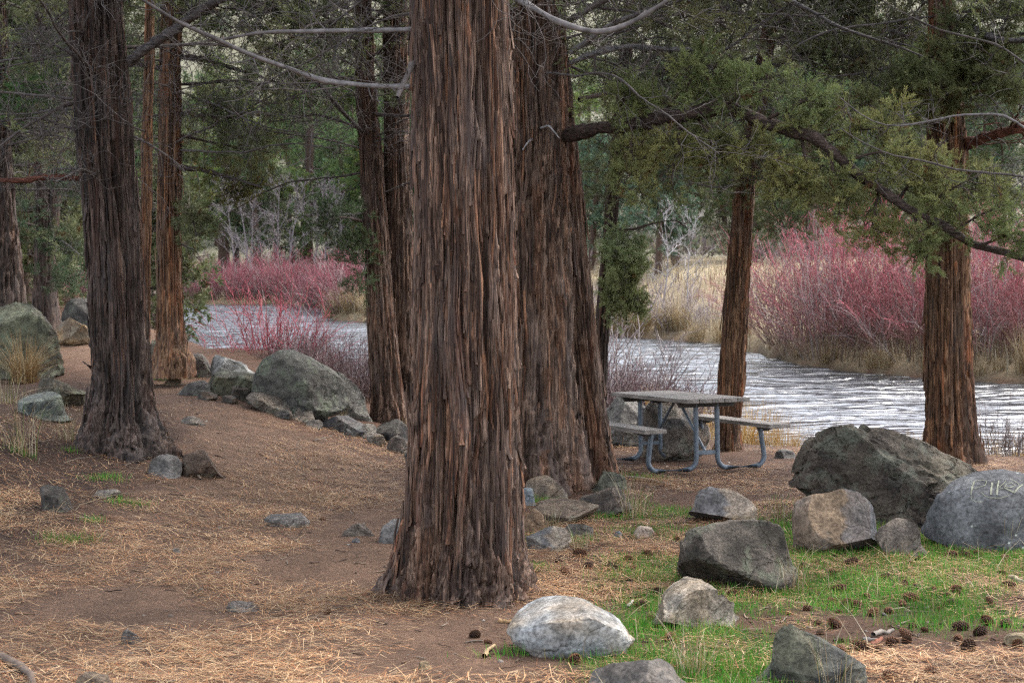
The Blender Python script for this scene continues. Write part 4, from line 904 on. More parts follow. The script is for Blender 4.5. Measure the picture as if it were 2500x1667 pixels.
# stones in the path
stone(640, 1252, 756, 1288, 'flat grey stone worn level in the middle of the footpath', srgb(136, 130, 126), srgb(120, 116, 112), 63, 'rock', cuts=6, sink=0.4)
stone(832, 1276, 914, 1312, 'low brown-grey stone bedded in the path', srgb(128, 118, 108), srgb(116, 108, 100), 65, 'rock', cuts=6, sink=0.4)
stone(924, 1266, 1010, 1326, 'smooth grey stone peeping out from behind the big trunk', srgb(128, 126, 124), srgb(116, 112, 110), 67, 'rock_smooth', cuts=4, sink=0.3)
stone(552, 1464, 638, 1494, 'small flat grey stone among pale needles on the path', srgb(142, 134, 128), srgb(128, 120, 114), 69, 'rock', cuts=6, sink=0.4)
stone(296, 1534, 350, 1572, 'half-buried grey stone in bare soil of the path', srgb(128, 120, 114), srgb(116, 110, 106), 71, 'rock', cuts=6, sink=0.4, sub=3)
stone(192, 1640, 280, 1690, 'brown stone with a flat broken face at the near end of the path', srgb(138, 122, 104), srgb(124, 108, 92), 73, 'rock', cuts=8, block=0.8)
stone(226, 1190, 300, 1218, 'pale flat stone beside a tuft of green on the left bank', srgb(168, 160, 148), srgb(150, 142, 132), 75, 'rock', cuts=7, sub=3, sink=0.3)
stone(92, 1186, 180, 1252, 'dark jagged stone half sunk in needles on the bank', srgb(84, 78, 72), srgb(104, 98, 92), 77, 'rock_mossy', cuts=9, rough=0.15, sink=0.3)
stone(366, 1110, 442, 1168, 'rounded grey stone at the foot of the dark leaning trunk', srgb(126, 124, 122), srgb(112, 108, 104), 79, 'rock_smooth', cuts=6)
stone(438, 1098, 548, 1168, 'brown earthy rock beside the rounded grey stone', srgb(108, 88, 74), srgb(98, 84, 72), 81, 'rock', cuts=7, rough=0.17, sink=0.3)
stone(1021, 1613, 1055, 1638, 'tan pebble lying on bare soil near the big trunk', srgb(176, 152, 116), srgb(160, 140, 110), 83, 'rock_smooth', cuts=2, sub=3, rough=0.05)
stone(432, 1016, 502, 1038, 'thin flat pale stone lying in the far part of the path', srgb(146, 138, 128), srgb(132, 124, 116), 85, 'rock', cuts=5, sub=3, sink=0.4)
stone(418, 1338, 442, 1350, 'tiny pale grey stone flush with the path', srgb(150, 146, 140), srgb(140, 136, 130), 86, 'rock', cuts=5, sub=3, sink=0.4)
stone(858, 1312, 880, 1328, 'little bluish stone in front of the low brown-grey path stone', srgb(120, 122, 126), srgb(112, 112, 114), 87, 'rock', cuts=5, sub=3, sink=0.3)
# left bank
stone(-60, 738, 156, 925, 'tall rounded lichen-crusted boulder behind the dry grass tussock', srgb(124, 128, 104), srgb(84, 78, 72), 89, 'rock_mossy', 'boulder', 'boulder', 4, 0.85, 0.1, 0.8, [(-1, 0.5), (-0.6, 0.9), (-0.2, 1), (0.2, 0.95), (0.6, 0.72), (0.88, 0.42), (1, 0.1)], 5, 0.12)
stone(126, 774, 232, 844, 'tan pyramid-shaped rock at the far end of the path', srgb(178, 148, 108), srgb(142, 128, 112), 91, 'rock', 'rock', 'rock', 6, 0.85, 0.08, 0.8, [(-1, 0.2), (-0.5, 0.7), (-0.1, 1), (0.3, 0.75), (1, 0.5)], 4, 0.1)
stone(146, 728, 250, 806, 'dark grey boulder in shade behind the tan pyramid rock', srgb(106, 104, 100), srgb(70, 66, 64), 93, 'rock', 'boulder', 'boulder', 6, 0.85, 0.1)
stone(44, 958, 164, 1024, 'oval grey-green stone lying on the bank beside the dark leaning trunk', srgb(126, 134, 124), srgb(108, 114, 112), 95, 'rock_mossy', cuts=3, rough=0.06)
stone(88, 922, 210, 990, 'low mossy slab below the tall lichened boulder', srgb(100, 94, 76), srgb(88, 82, 70), 97, 'rock_mossy', cuts=5, prof=[(-1, 0.8), (-0.4, 1), (0.3, 0.7), (1, 0.15)])
stone(248, 1066, 300, 1104, 'small blue-grey stone in dark soil under the leaning trunk', srgb(112, 114, 118), srgb(98, 98, 100), 98, 'rock', cuts=6, sub=3)
# stones edging the path towards the river
stone(350, 828, 466, 926, 'sloping grey-brown rock at the foot of the slim reddish juniper', srgb(116, 112, 98), srgb(132, 120, 106), 101, 'rock_mossy', 'rock', 'rock', 4, 1.0, 0.08, 0.8, [(-1, 1), (-0.3, 0.9), (0.3, 0.62), (0.8, 0.3), (1, 0.1)])
stone(436, 862, 520, 920, 'brown-grey block behind the edging stones', srgb(122, 110, 100), srgb(96, 92, 88), 103, 'rock', cuts=7, block=0.8)
stone(506, 866, 616, 922, 'dark stone with a white sloping top edge among the edging stones', srgb(186, 186, 182), srgb(74, 72, 70), 105, 'rock', 'rock', 'rock', 7, 0.85, 0.08, 0.8, [(-1, 0.3), (-0.7, 1), (-0.2, 0.85), (0.5, 0.5), (1, 0.15)], two=0.3)
stone(504, 902, 668, 974, 'lumpy moss-grown rock in front of the large grey boulder', srgb(112, 108, 86), srgb(92, 90, 80), 107, 'rock_mossy', cuts=7, rough=0.17, prof=[(-1, 0.5), (-0.6, 1), (-0.2, 0.85), (0.2, 0.9), (0.6, 0.6), (1, 0.2)])
stone(610, 852, 848, 1022, 'large domed grey boulder edging the path by the red-stemmed shrub', srgb(116, 116, 110), srgb(98, 96, 90), 109, 'rock_mossy', 'boulder', 'boulder', 4, 1.0, 0.08, 0.8, [(-1, 0.25), (-0.75, 0.75), (-0.4, 0.97), (-0.15, 1), (0.25, 0.82), (0.6, 0.6), (0.9, 0.35), (1, 0.1)], 5, 0.1)
stone(800, 904, 902, 1020, 'pale sloping boulder behind the large domed grey one', srgb(150, 148, 140), srgb(132, 128, 122), 111, 'rock', 'boulder', 'boulder', 5, 1.0, 0.09, 0.8, [(-1, 0.9), (-0.5, 1), (0.2, 0.6), (1, 0.1)])
stone(434, 928, 520, 966, 'low grey stone below the brown-grey block', srgb(118, 114, 110), srgb(104, 100, 96), 113, 'rock', cuts=5, sub=3)
stone(564, 938, 614, 978, 'small brownish stone under the lumpy mossy rock', srgb(108, 100, 92), srgb(120, 112, 104), 115, 'rock', cuts=6, sub=3)
stone(602, 956, 712, 1010, 'tan-grey edging stone before the large domed boulder', srgb(146, 134, 120), srgb(122, 114, 106), 117, 'rock', cuts=7, block=0.85)
stone(706, 990, 768, 1030, 'small edging stone with a dark underside', srgb(134, 124, 112), srgb(96, 90, 86), 119, 'rock', cuts=7, sub=3)
stone(778, 1012, 906, 1060, 'long low grey edging stone near the twin-stemmed juniper', srgb(128, 122, 116), srgb(92, 92, 96), 121, 'rock', cuts=6)
stone(858, 1034, 920, 1070, 'pale edging stone beside the long low one', srgb(148, 142, 132), srgb(128, 122, 114), 123, 'rock', cuts=6, sub=3)
stone(906, 1024, 994, 1078, 'edging stone with a black broken face at the twin-stemmed juniper', srgb(132, 126, 116), srgb(52, 50, 50), 125, 'rock', cuts=7)
stone(942, 1064, 1006, 1108, 'rounded brown-grey edging stone against the big trunk', srgb(138, 124, 112), srgb(120, 110, 102), 127, 'rock', cuts=5)
stone(745, 1024, 790, 1046, 'little flat stone between two edging stones', srgb(128, 120, 112), srgb(116, 110, 104), 128, 'rock', cuts=5, sub=3)
for k, (a, b_, c_, d_, l) in enumerate([(655, 968, 690, 992, 'little brown stone filling the gap by the tan-grey edging stone'), (760, 1002, 800, 1030, 'small grey stone touching the edging stone with the dark underside'), (668, 1000, 716, 1022, 'low dusty stone in front of the tan-grey edging stone'), (895, 1058, 945, 1086, 'low sandy stone between the black-faced stone and the path'),
                                        (480, 955, 530, 978, 'small mossy stone beside the lumpy moss-grown rock'), (985, 1098, 1012, 1122, 'small stone against the left side of the big trunk'), (398, 918, 446, 940, 'flat pale stone beside the bright green tuft at the far stones'), (835, 1046, 866, 1068, 'small dark stone ahead of the long low edging stone'), (540, 965, 580, 986, 'tiny grey stone below the lumpy moss-grown rock')]):
    stone(a, b_, c_, d_, l, gG if k % 2 else br, dG if k % 3 else tn, 140 + k, 'rock', cuts=7, sub=3)
# outcrop behind the table
stone(1440, 958, 1610, 1090, 'pale cracked outcrop behind the picnic bench', srgb(150, 146, 140), srgb(124, 120, 116), 131, 'rock', 'boulder', 'boulder', 9, 0.8, 0.14, 0.8, None, 5, 0.12)
stone(1560, 975, 1738, 1132, 'grey and tan boulder directly behind the picnic table', srgb(122, 120, 118), srgb(158, 140, 122), 133, 'rock', 'boulder', 'boulder', 8, 0.8, 0.13, 0.7, [(-1, 0.7), (-0.6, 1), (0, 0.95), (0.5, 0.8), (0.85, 0.5), (1, 0.2)], 5, 0.12, base=1126)
stone(1893, 1096, 1942, 1120, 'small pale stone between the table and the huge pitted boulder', srgb(150, 146, 142), srgb(136, 132, 128), 135, 'rock', cuts=5, sub=3)

# lettering scratched on the boulder (follows its surface)
dg = bpy.context.evaluated_depsgraph_get()
def strokes_on(o, lines, width, mat, name):
    me = o.data; mw = Matrix.Translation(o.location)
    bv = BVHTree.FromPolygons([mw @ v.co for v in me.vertices], [p.vertices[:] for p in me.polygons])
    for ln in lines:
        P = np.array(ln, float); d = np.r_[0, np.cumsum(np.linalg.norm(np.diff(P, axis=0), axis=1))]; n = max(4, int(d[-1] / 2.2))
        t = np.linspace(0, d[-1], n); px = np.interp(t, d, P[:, 0]); py = np.interp(t, d, P[:, 1])
        L = []; Rr = []
        for k in range(n):
            hit, nr, _, _ = bv.ray_cast(Vector((0, 0, CAMZ)), Vector(ray(px[k], py[k])).normalized())
            if hit is None: continue
            L.append(hit + nr * 0.004); Rr.append(nr)
        if len(L) < 3: continue
        V_ = []; w_ = width
        for k in range(len(L)):
            tn_ = (L[min(k + 1, len(L) - 1)] - L[max(k - 1, 0)]).normalized(); s = tn_.cross(Rr[k]).normalized() * w_ * random.uniform(0.6, 1.2)
            V_ += [L[k] - s, L[k] + s]
        q = [[2 * k, 2 * k + 1, 2 * k + 3, 2 * k + 2] for k in range(len(L) - 1)]
        mk(name, np.array([v[:] for v in V_]), q, None, None, mat, o, True, o.location[:])
random.seed(4)
zz_ = lambda pts: [(2200 + a * 0.1467, 1130 + b * 0.1467) for a, b in pts]
strokes_on(writ, [zz_(l) for l in ([(1215, 310), (1185, 400), (1172, 460), (1165, 530)], [(1515, 330), (1500, 430), (1490, 525)], [(1625, 300), (1605, 410), (1592, 530)], [(1720, 415), (1800, 455), (1890, 492)], [(2020, 360), (1940, 420), (1890, 492)])], 0.006, M['paint'], 'scratched_letter')
strokes_on(writ, [zz_(l) for l in ([(1215, 310), (1330, 285), (1430, 308), (1400, 370), (1290, 410), (1205, 435)], [(1180, 540), (1165, 600), (1230, 640), (1350, 650)], [(1330, 490), (1400, 550), (1480, 580), (1650, 582), (1800, 540)], [(1740, 300), (1690, 360), (1630, 405), (1700, 430)],
                                     [(1720, 415), (1750, 350), (1830, 330), (1900, 370), (1830, 410), (1740, 400)], [(1800, 270), (1880, 300), (1950, 350), (1970, 420)])], 0.0024, M['paint'], 'scratched_letter')

# ------------------------------------------------------------------ picnic table
def box(cx, cy, cz, sx, sy, sz, bev=0.006):
    bm = bmesh.new(); bmesh.ops.create_cube(bm, size=1.0)
    for v in bm.verts: v.co = Vector((v.co.x * sx, v.co.y * sy, v.co.z * sz))
    bmesh.ops.bevel(bm, geom=bm.edges[:], offset=bev, segments=2, profile=0.6, affect='EDGES')
    for v in bm.verts: v.co += Vector((cx, cy, cz))
    return bm
def bm_obj(name, bm, mat, parent, col=None):
    me = bpy.data.meshes.new(name); bm.to_mesh(me); bm.free(); me.materials.append(mat)
    if col is not None:
        a = me.color_attributes.new('col', 'FLOAT_COLOR', 'POINT')
        a.data.foreach_set('color', np.tile(np.r_[col, 1.0].astype(np.float32), len(me.vertices)))
    o = bpy.data.objects.new(name, me); C.objects.link(o); o.parent = parent
    return o
tcx, tcy = 1.76, 15.1
tz = float(gz(tcx, tcy, False)) + 0.005
trz = math.atan2(0.63, 1.72)
table = empty('picnic_table', (tcx, tcy, tz), 'weathered grey wooden picnic table with attached benches on bent metal pipe legs', 'picnic table', None, trz); table.rotation_euler[0] = -0.05
r = np.random.default_rng(2)
TOPZ = 0.75
for k in range(5):
    x = (k - 2) * 0.143; t = r.uniform(0.85, 1.05)
    o = bm_obj('plank', box(0, 0, 0, 0.138, 1.85 + r.uniform(-0.012, 0.012), 0.042), M['wood'], table, (t, t, t)); o.location = (x, 0, TOPZ - 0.021 + r.uniform(-0.001, 0.001))
for sx in (-1, 1):
    t = r.uniform(0.9, 1.05)
    o = bm_obj('bench_plank', box(0, 0, 0, 0.24, 1.85, 0.042), M['wood'], table, (t, t, t)); o.location = (sx * 0.70, 0, 0.445)
def pipe_pts(sx):
    pts = [(0.12, 0.70)]
    c = (0.12 + 0.11, 0.027 + 0.11)
    pts += [(0.12, 0.4), (0.12, c[1])] + [(c[0] - 0.11 * math.cos(a), c[1] - 0.11 * math.sin(a)) for a in np.linspace(0.15, math.pi / 2, 7)]
    c2 = (0.56, 0.027 + 0.10)
    pts += [(c2[0], 0.027)] + [(c2[0] + 0.10 * math.sin(a), c2[1] - 0.10 * math.cos(a)) for a in np.linspace(0.2, math.pi / 2 + 0.12, 8)]
    pts += [(0.62, 0.41)]
    return [(sx * a, b) for a, b in pts]
for sy in (-1, 1):
    yy = sy * 0.66
    for sx in (-1, 1):
        pp = pipe_pts(sx); P = np.array([[a, yy, b] for a, b in pp]); V_, Q_, _ = tubes(P[None], np.full((1, len(P)), 0.026), 14)
        mk('leg', V_, Q_, None, None, M['pipe'], table)
        # bracket under the bench
        bm = bmesh.new(); a0, a1, b0, b1 = sx * 0.585, sx * 0.815, sx * 0.60, sx * 0.71
        vs = [bm.verts.new((x, yy + dy, z)) for dy in (-0.022, 0.022) for x, z in ((a0, 0.4245), (a1, 0.4245), (b1, 0.385), (b0, 0.385))]
        for f in ((0, 1, 2, 3), (7, 6, 5, 4), (0, 4, 5, 1), (1, 5, 6, 2), (2, 6, 7, 3), (3, 7, 4, 0)): bm.faces.new([vs[q] for q in f])
        bmesh.ops.recalc_face_normals(bm, faces=bm.faces[:]); bm_obj('seat_bracket', bm, M['batten'], table)
    bm = bmesh.new()
    vs = [bm.verts.new((x, yy + dy, z)) for dy in (-0.025, 0.025) for x, z in ((-0.335, 0.7078), (0.335, 0.7078), (0.30, 0.655), (-0.30, 0.655))]
    for f in ((0, 1, 2, 3), (7, 6, 5, 4), (0, 4, 5, 1), (1, 5, 6, 2), (2, 6, 7, 3), (3, 7, 4, 0)): bm.faces.new([vs[q] for q in f])
    bmesh.ops.recalc_face_normals(bm, faces=bm.faces[:]); bm_obj('top_batten', bm, M['batten'], table)
    bm_obj('cross_bar', box(0, yy, 0.19, 0.24, 0.02, 0.04, 0.004), M['pipe'], table)
    P = np.array([[0, sy * 0.03, 0.70], [0, sy * 0.62, 0.20]]); V_, Q_, _ = tubes(P[None], np.full((1, 2), 0.016), 6)
    mk('diagonal_brace', V_, Q_, None, None, M['pipe'], table)
bm_obj('centre_batten', box(0, 0, 0.69, 0.6, 0.07, 0.034, 0.004), M['batten'], table)

# ------------------------------------------------------------------ shrubs
DOG0, DOG1, DOG2 = srgb(146, 126, 104), srgb(166, 122, 116), srgb(222, 104, 120)
def shrub_bag(seed, n, H, W, cb, cm, ct, r0=0.008, twigs=5, droop=0.3, pale=0.12, basew=0.25, straight=0.1):
    r = np.random.default_rng(seed); b = Bag(); Kp = 7
    a = r.uniform(0, 2 * math.pi, n); q = np.sqrt(r.uniform(0, 1, n))
    s = np.stack([np.cos(a) * q * W * basew, np.sin(a) * q * W * basew, np.full(n, -0.12)], -1)
    lean = q * r.uniform(0.5, 1.2, n)
    h = H * r.uniform(0.4, 1.08, n) * (1 - 0.35 * lean ** 2)
    out = np.stack([np.cos(a), np.sin(a), np.zeros(n)], -1) * (W * (0.5 - basew * 0.6) * lean)[:, None]
    t = np.linspace(0, 1, Kp)
    P = s[:, None] + out[:, None] * (t ** 1.2)[None, :, None] + np.array([0, 0, 1.0]) * (h[:, None] * (t - droop * 0.3 * lean[:, None] * t ** 3)[None][0])[:, :, None]
    P = P + np.cumsum(r.normal(0, straight * H / Kp * 0.35, P.shape), 1) * t[None, :, None]
    bri = r.uniform(0.75, 1.2, (n, 1)); pm = (r.uniform(size=(n, 1)) < pale)
    dm = r.uniform(size=(n, 1)) < 0.2; ctv = np.where(dm, srgb(142, 110, 96), ct); cm_ = np.where(dm, srgb(126, 104, 88), cm)
    tip = np.where(pm, srgb(190, 168, 164), ctv) * bri; base = np.where(pm, srgb(150, 138, 132), cb) * bri; mid = np.where(pm, srgb(176, 158, 152), cm_) * bri
    R = r0 * np.linspace(1, 0.45, Kp)[None] * r.uniform(0.6, 1.2, (n, 1))
    V_, Q_, _ = tubes(P, R, 3)
    tt = np.linspace(0, 1, Kp)[None, :, None]
    cc = np.where(tt < 0.45, base[:, None] * (1 - tt / 0.45) + mid[:, None] * (tt / 0.45), mid[:, None] * (1 - (tt - 0.45) / 0.55) + tip[:, None] * ((tt - 0.45) / 0.55))
    b.add(V_, Q_, None, np.repeat(cc[:, :, None], 3, 2).reshape(-1, 3))
    P2, _ = spawn(P, twigs, lambda s_, t_: H * r.uniform(0.1, 0.3, s_), r, 0.55, 0.35, 4, 0.25, 0.95, 0.4, 0.1)
    R2 = r0 * 0.6 * np.linspace(1, 0.5, 4)[None] * np.ones((len(P2), 1))
    hz = np.clip((P2[:, 0, 2] / H), 0, 1)[:, None]
    c2 = np.where(np.repeat(pm, twigs, 0), srgb(180, 160, 156), cm * (1 - hz) + ct * hz) * np.repeat(bri, twigs, 0) * r.uniform(0.8, 1.15, (len(P2), 1))
    V_, Q_, cc = tubes(P2, R2, 3, c2, c2); b.add(V_, Q_, None, cc)
    return b
dog = [shrub_bag(200 + k, 190, 3.0, 4.4, DOG0, DOG1, DOG2 * (0.85, 1.0, 1.1)[k], 0.009, 7, 0.5, 0.25, 0.25, 0.4).build('red_dogwood', M['stem']) for k in range(3)]
dog_far = [shrub_bag(210 + k, 170, 2.6, 4.4, srgb(116, 96, 92), srgb(138, 94, 96), srgb(176, 88, 102), 0.015, 5, 0.4, 0.18, 0.3, 0.35).build('red_dogwood', M['stem']) for k in range(2)]
used = set()
def place(proto, x, y, s, rz, label, cat, group=None, z=None, name=None, sz=None):
    if proto.name not in used: o = proto; used.add(proto.name)
    else: o = proto.copy(); C.objects.link(o)
    o.location = (x, y, float(gz(x, y, False)) if z is None else z); o.scale = (s, s, sz or s); o.rotation_euler = (0, 0, rz)
    return tag(o, label, cat, group)
r = np.random.default_rng(77)
DL = 'tall red-stemmed dogwood in the thicket on the far bank opposite the table'
for k, (x, y, s) in enumerate([(7.5, 33.9, 1.05), (7.6, 36.5, 1.1), (9.2, 32.6, 1.05), (10.6, 31.6, 1.0), (8.9, 35.8, 1.2), (10.6, 35.2, 1.25), (12.2, 31.5, 1.0), (12.4, 34.5, 1.1), (14.0, 33.0, 1.1), (13.8, 30.5, 0.9), (16.0, 33, 1.1)]):
    place(dog[k % 3], x, y, s, r.uniform(0, 6), DL, 'shrub', 'dogwood thicket opposite the table')
for k in range(15):
    x = -27 + k * 1.45 + r.uniform(-0.3, 0.3); y = float(far_bank(x)) + r.uniform(1.0, 2.4)
    place(dog_far[k % 2], x, y, r.uniform(0.55, 0.95), r.uniform(0, 6), 'far-off dogwood of the dusky red hedge along the far bank', 'shrub', 'dogwood hedge along the far bank')
for k in range(8):
    x = -20 + k * 1.6 + r.uniform(-0.4, 0.4); y = float(far_bank(x)) + r.uniform(4.5, 8)
    place(dog_far[k % 2], x, y, r.uniform(0.6, 1.1), r.uniform(0, 6), 'far-off dogwood of the dusky red hedge along the far bank', 'shrub', 'dogwood hedge along the far bank')
for k, (x, y, s) in enumerate([(-9.0, 68, 0.95), (-7.6, 66, 1.0), (-6.4, 63, 1.05), (-5.3, 61.5, 1.0)]):
    place(dog_far[k % 2], x, y, s, r.uniform(0, 6), 'pinkish dogwood behind the straw-coloured grass point across the river', 'shrub', 'dogwoods behind the grass point')
near_dog = shrub_bag(230, 120, 2.0, 2.6, srgb(142, 70, 70), srgb(166, 70, 80), srgb(198, 92, 104), 0.008, 7, 0.3, 0.1, 0.12, 0.2).build('red_dogwood', M['stem'])
place(near_dog, -3.75, 22.6, 1.0, 0.4, 'bright red bare-stemmed dogwood standing behind the large domed boulder', 'shrub', z=-0.05)
nd2 = shrub_bag(231, 34, 1.15, 1.8, srgb(130, 64, 62), srgb(150, 70, 76), srgb(170, 84, 96), 0.007, 8, 0.5, 0.1, 0.15, 0.35).build('red_dogwood', M['stem'])
place(nd2, -4.9, 22.5, 1.0, 0.4, 'smaller reddish shrub with dried leaves next to the bright red dogwood', 'shrub', z=0.0)
mauve = [shrub_bag(240 + k, 190, 1.1, 1.9, srgb(92, 76, 72), srgb(112, 90, 88), srgb(132, 102, 104), 0.006, 6, 0.4, 0.1, 0.35, 0.35).build('twiggy_shrub', M['stem']) for k in range(2)]
for k, (x, y, s) in enumerate([(-2.9, 21.0, 0.6), (-2.2, 20.8, 0.7), (-1.7, 21.6, 0.8), (-2.5, 22.6, 0.8), (-1.3, 22.6, 0.85), (-3.3, 21.8, 0.55)]):
    place(mauve[k % 2], x, y, s, r.uniform(0, 6), 'low mauve-brown twiggy bush on the bank beyond the path edging stones', 'shrub', 'mauve bushes on the near bank')
for k, (x, y, s) in enumerate([(0.9, 21.0, 1.1), (1.5, 20.4, 1.0), (1.7, 21.5, 1.2), (2.3, 21.2, 1.0), (2.2, 22.0, 1.1), (1.2, 22.0, 1.2)]):
    place(mauve[k % 2], x, y, s, r.uniform(0, 6), 'grey-mauve twiggy bush on the bank behind the picnic table', 'shrub', 'mauve bushes behind the table')
pale = [shrub_bag(250 + k, 46, 1.5, 2.4, srgb(170, 158, 154), srgb(186, 174, 170), srgb(196, 180, 178), 0.008, 8, 0.5, 0.2, 0.2, 0.5).build('pale_bare_shrub', M['stem']) for k in range(2)]
for k, (x, y, s, l) in enumerate([(1.75, 21.9, 1.35, 'pale bare shrub leaning over the water behind the table'), (2.55, 22.3, 0.95, 'smaller pale bare shrub at the water beside the leaning one'), (1.1, 22.6, 1.6, 'tall pale bare shrub half hidden by the thin leaning stem')]):
    place(pale[k % 2], x, y, s, r.uniform(0, 6), l, 'shrub')
for k, (x, y, s) in enumerate([(4.0, 46.5, 1.3), (5.2, 45.0, 1.2), (3.2, 47.5, 1.3), (6.0, 43.8, 0.9), (2.2, 48.5, 1.2)]):
    place(pale[k % 2], x, y, s, r.uniform(0, 6), 'whitish bare bush where the river bends away', 'shrub', 'whitish bushes at the river bend')

# bare pale trees
def bare_tree(seed, H, r0, col, levels=((14, 0.42), (7, 0.35), (5, 0.3))):
    r = np.random.default_rng(seed); wood = Bag(); tr = Bag()
    z = np.linspace(-0.2, H, 12); P = np.stack([0.04 * H * np.sin(z / H * 4 + seed), 0.03 * H * np.cos(z / H * 3), z], -1)[None]
    V_, Q_, c_ = tubes(P, (r0 * np.linspace(1, 0.15, 12))[None], 6, np.array([col]), np.array([col])); tr.add(V_, Q_, None, c_)
    cur = P; L = H; rr = r0 * 0.4
    for n, f in levels:
        L_ = L * f
        cur, _ = spawn(cur, n, lambda s, t: L_ * r.uniform(0.6, 1.2, s) * (1.15 - 0.6 * t), r, 0.9, 0.55, 6, 0.2, 0.98, 0.3, 0.1)
        cc = np.asarray(col) * r.uniform(0.75, 1.15, (len(cur), 1))
        V_, Q_, c_ = tubes(cur, rr * np.linspace(1, 0.4, 6)[None] * np.ones((len(cur), 1)), 3, cc, cc); wood.add(V_, Q_, None, c_)
        L = L_; rr *= 0.55
    return tr, wood
def bare_thing(seed, H, r0, col, name='bare_tree'):
    tr, wd = bare_tree(seed, H, r0, col)
    e = bpy.data.objects.new(name, None); C.objects.link(e)
    tr.build('trunk', M['twig'], e); wd.build('branches', M['twig'], e)
    return e
def place_tree(proto, x, y, s, rz, label, cat='tree', group=None, z=None):
    if proto.name not in used: o = proto; used.add(proto.name)
    else: o = copy_tree(proto)
    o.location = (x, y, (float(gz(x, y, False)) if z is None else z)); o.scale = (s, s, s); o.rotation_euler = (0, 0, rz)
    return tag(o, label, cat, group)
b1 = bare_thing(301, 4.2, 0.05, srgb(196, 188, 186)); b2 = bare_thing(302, 5.5, 0.07, srgb(158, 148, 150)); b3 = bare_thing(303, 5.2, 0.06, srgb(164, 152, 154))
place_tree(b1, 4.9, 46.5, 0.85, 0, 'slim white-barked bare tree at the river bend')
place_tree(b1, 5.9, 47.5, 0.75, 2.0, 'shorter forked white bare tree beside the slim one at the river bend')
for k, (x, y, s) in enumerate([(-16.5, 88, 1.1), (-14.6, 90, 1.2), (-13.2, 87, 1.0), (-11.8, 91, 1.1), (-18, 92, 1.0), (-10.3, 88, 0.95), (-15.6, 86, 0.9), (-12.5, 93, 1.2)]):
    place_tree((b2, b3)[k % 2], x, y, s, k * 1.3, 'grey leafless tree in the misty clump behind the red hedge', 'tree', 'leafless trees behind the red hedge')

# ------------------------------------------------------------------ dry grass
def blades(n, r, H, spread, w_=0.004, lean=0.5, Kp=4, base=0.1):
    a = r.uniform(0, 2 * math.pi, n); q = np.sqrt(r.uniform(0, 1, n)) * base
    s = np.stack([np.cos(a) * q, np.sin(a) * q, np.full(n, -0.03)], -1)
    a2 = a + r.normal(0, 0.7, n); d = np.stack([np.cos(a2), np.sin(a2), np.zeros(n)], -1)
    h = H * r.uniform(0.45, 1.0, n); le = spread * np.abs(r.normal(0, lean, n)) * h
    t = np.linspace(0, 1, Kp)
    P = s[:, None] + d[:, None] * (le[:, None] * t ** 2)[..., None] + np.array([0, 0, 1.0]) * (h[:, None] * (t - 0.25 * np.clip(le / np.maximum(h, 1e-6), 0, 1.5)[:, None] * t ** 2))[..., None]
    sd = unit(np.cross(d, np.array([0, 0, 1.0])) + r.normal(0, 0.5, (n, 3)))
    W = w_ * np.linspace(1, 0.15, Kp)
    V_ = np.stack([P - sd[:, None] * W[None, :, None], P + sd[:, None] * W[None, :, None]], 2)
    b = (np.arange(n) * Kp * 2)[:, None]; i = (np.arange(Kp - 1) * 2)[None]
    Q_ = np.stack([b + i, b + i + 1, b + i + 3, b + i + 2], -1).reshape(-1, 4)
    return V_, Q_
STRAW = [srgb(214, 194, 156), srgb(196, 172, 134), srgb(230, 214, 180), srgb(176, 148, 110)]
def clump_bag(seed, n, H, spread, base, w_=0.004, cols=STRAW, lean=0.5):
    r = np.random.default_rng(seed); b = Bag(); V_, Q_ = blades(n, r, H, spread, w_, lean, 5, base)
    c = np.array(cols)[r.integers(0, len(cols), n)] * r.uniform(0.7, 1.15, (n, 1))
    b.add(V_.reshape(-1, 3), Q_, None, np.repeat(c, 10, 0)); return b
tuss = clump_bag(401, 420, 0.8, 1.5, 0.16, 0.0035, [srgb(196, 164, 116), srgb(172, 138, 92), srgb(214, 190, 148), srgb(150, 112, 70)]).build('grass_tussock', M['grass'])
p = gp(70, 935); place(tuss, p[0] - 0.05, p[1], 1.0, 0, 'large dry straw-coloured grass tussock before the tall lichened boulder', 'grass')
tuss2 = clump_bag(402, 55, 0.5, 1.3, 0.12, 0.003, STRAW + [srgb(96, 116, 50)]).build('grass_tuft', M['grass'])
for k, (px, py, s, l) in enumerate([(48, 1105, 1.3, 'upright straw tuft with green at its base on the left bank'), (1895, 1268, 0.75, 'pale straw tuft beside the two-toned boulder'), (1548, 1262, 0.95, 'dry grass tuft against the lumpy brown-grey rock'),
                                    (1940, 1452, 0.7, 'dry seed-stalks beside the squarish boulder'), (2455, 1345, 0.75, 'tall dry stalks before the lettered boulder'), (705, 1010, 0.6, 'small dry tuft between the domed boulder and its edging stones'),
                                    (835, 1022, 0.55, 'straw tuft at the end of the domed boulder'), (1345, 1300, 0.55, 'dry grass stalks among the stones by the big trunk'), (1700, 1650, 0.75, 'long yellowish grass stalks beside the dark wedge-shaped stone'), (2040, 1690, 0.7, 'crossed dry stalks in front of the wedge-shaped stone'),
                                    (1420, 1345, 0.5, 'dry tuft at the end of the angular stone'), (985, 1045, 0.5, 'yellow-green tuft on the edging stone with the black face'), (160, 1075, 0.7, 'thin dry stalks below the oval grey-green stone'), (20, 985, 0.9, 'straggling dry grass at the foot of the large tussock')]):
    p = gp(px, py); place(tuss2, p[0], p[1], s, k * 1.1, l, 'grass')
reed = [clump_bag(410 + k, 260, 1.2, 0.7, 0.35, 0.007, STRAW + [srgb(198, 164, 110)]).build('reed_clump', M['grass']) for k in range(2)]
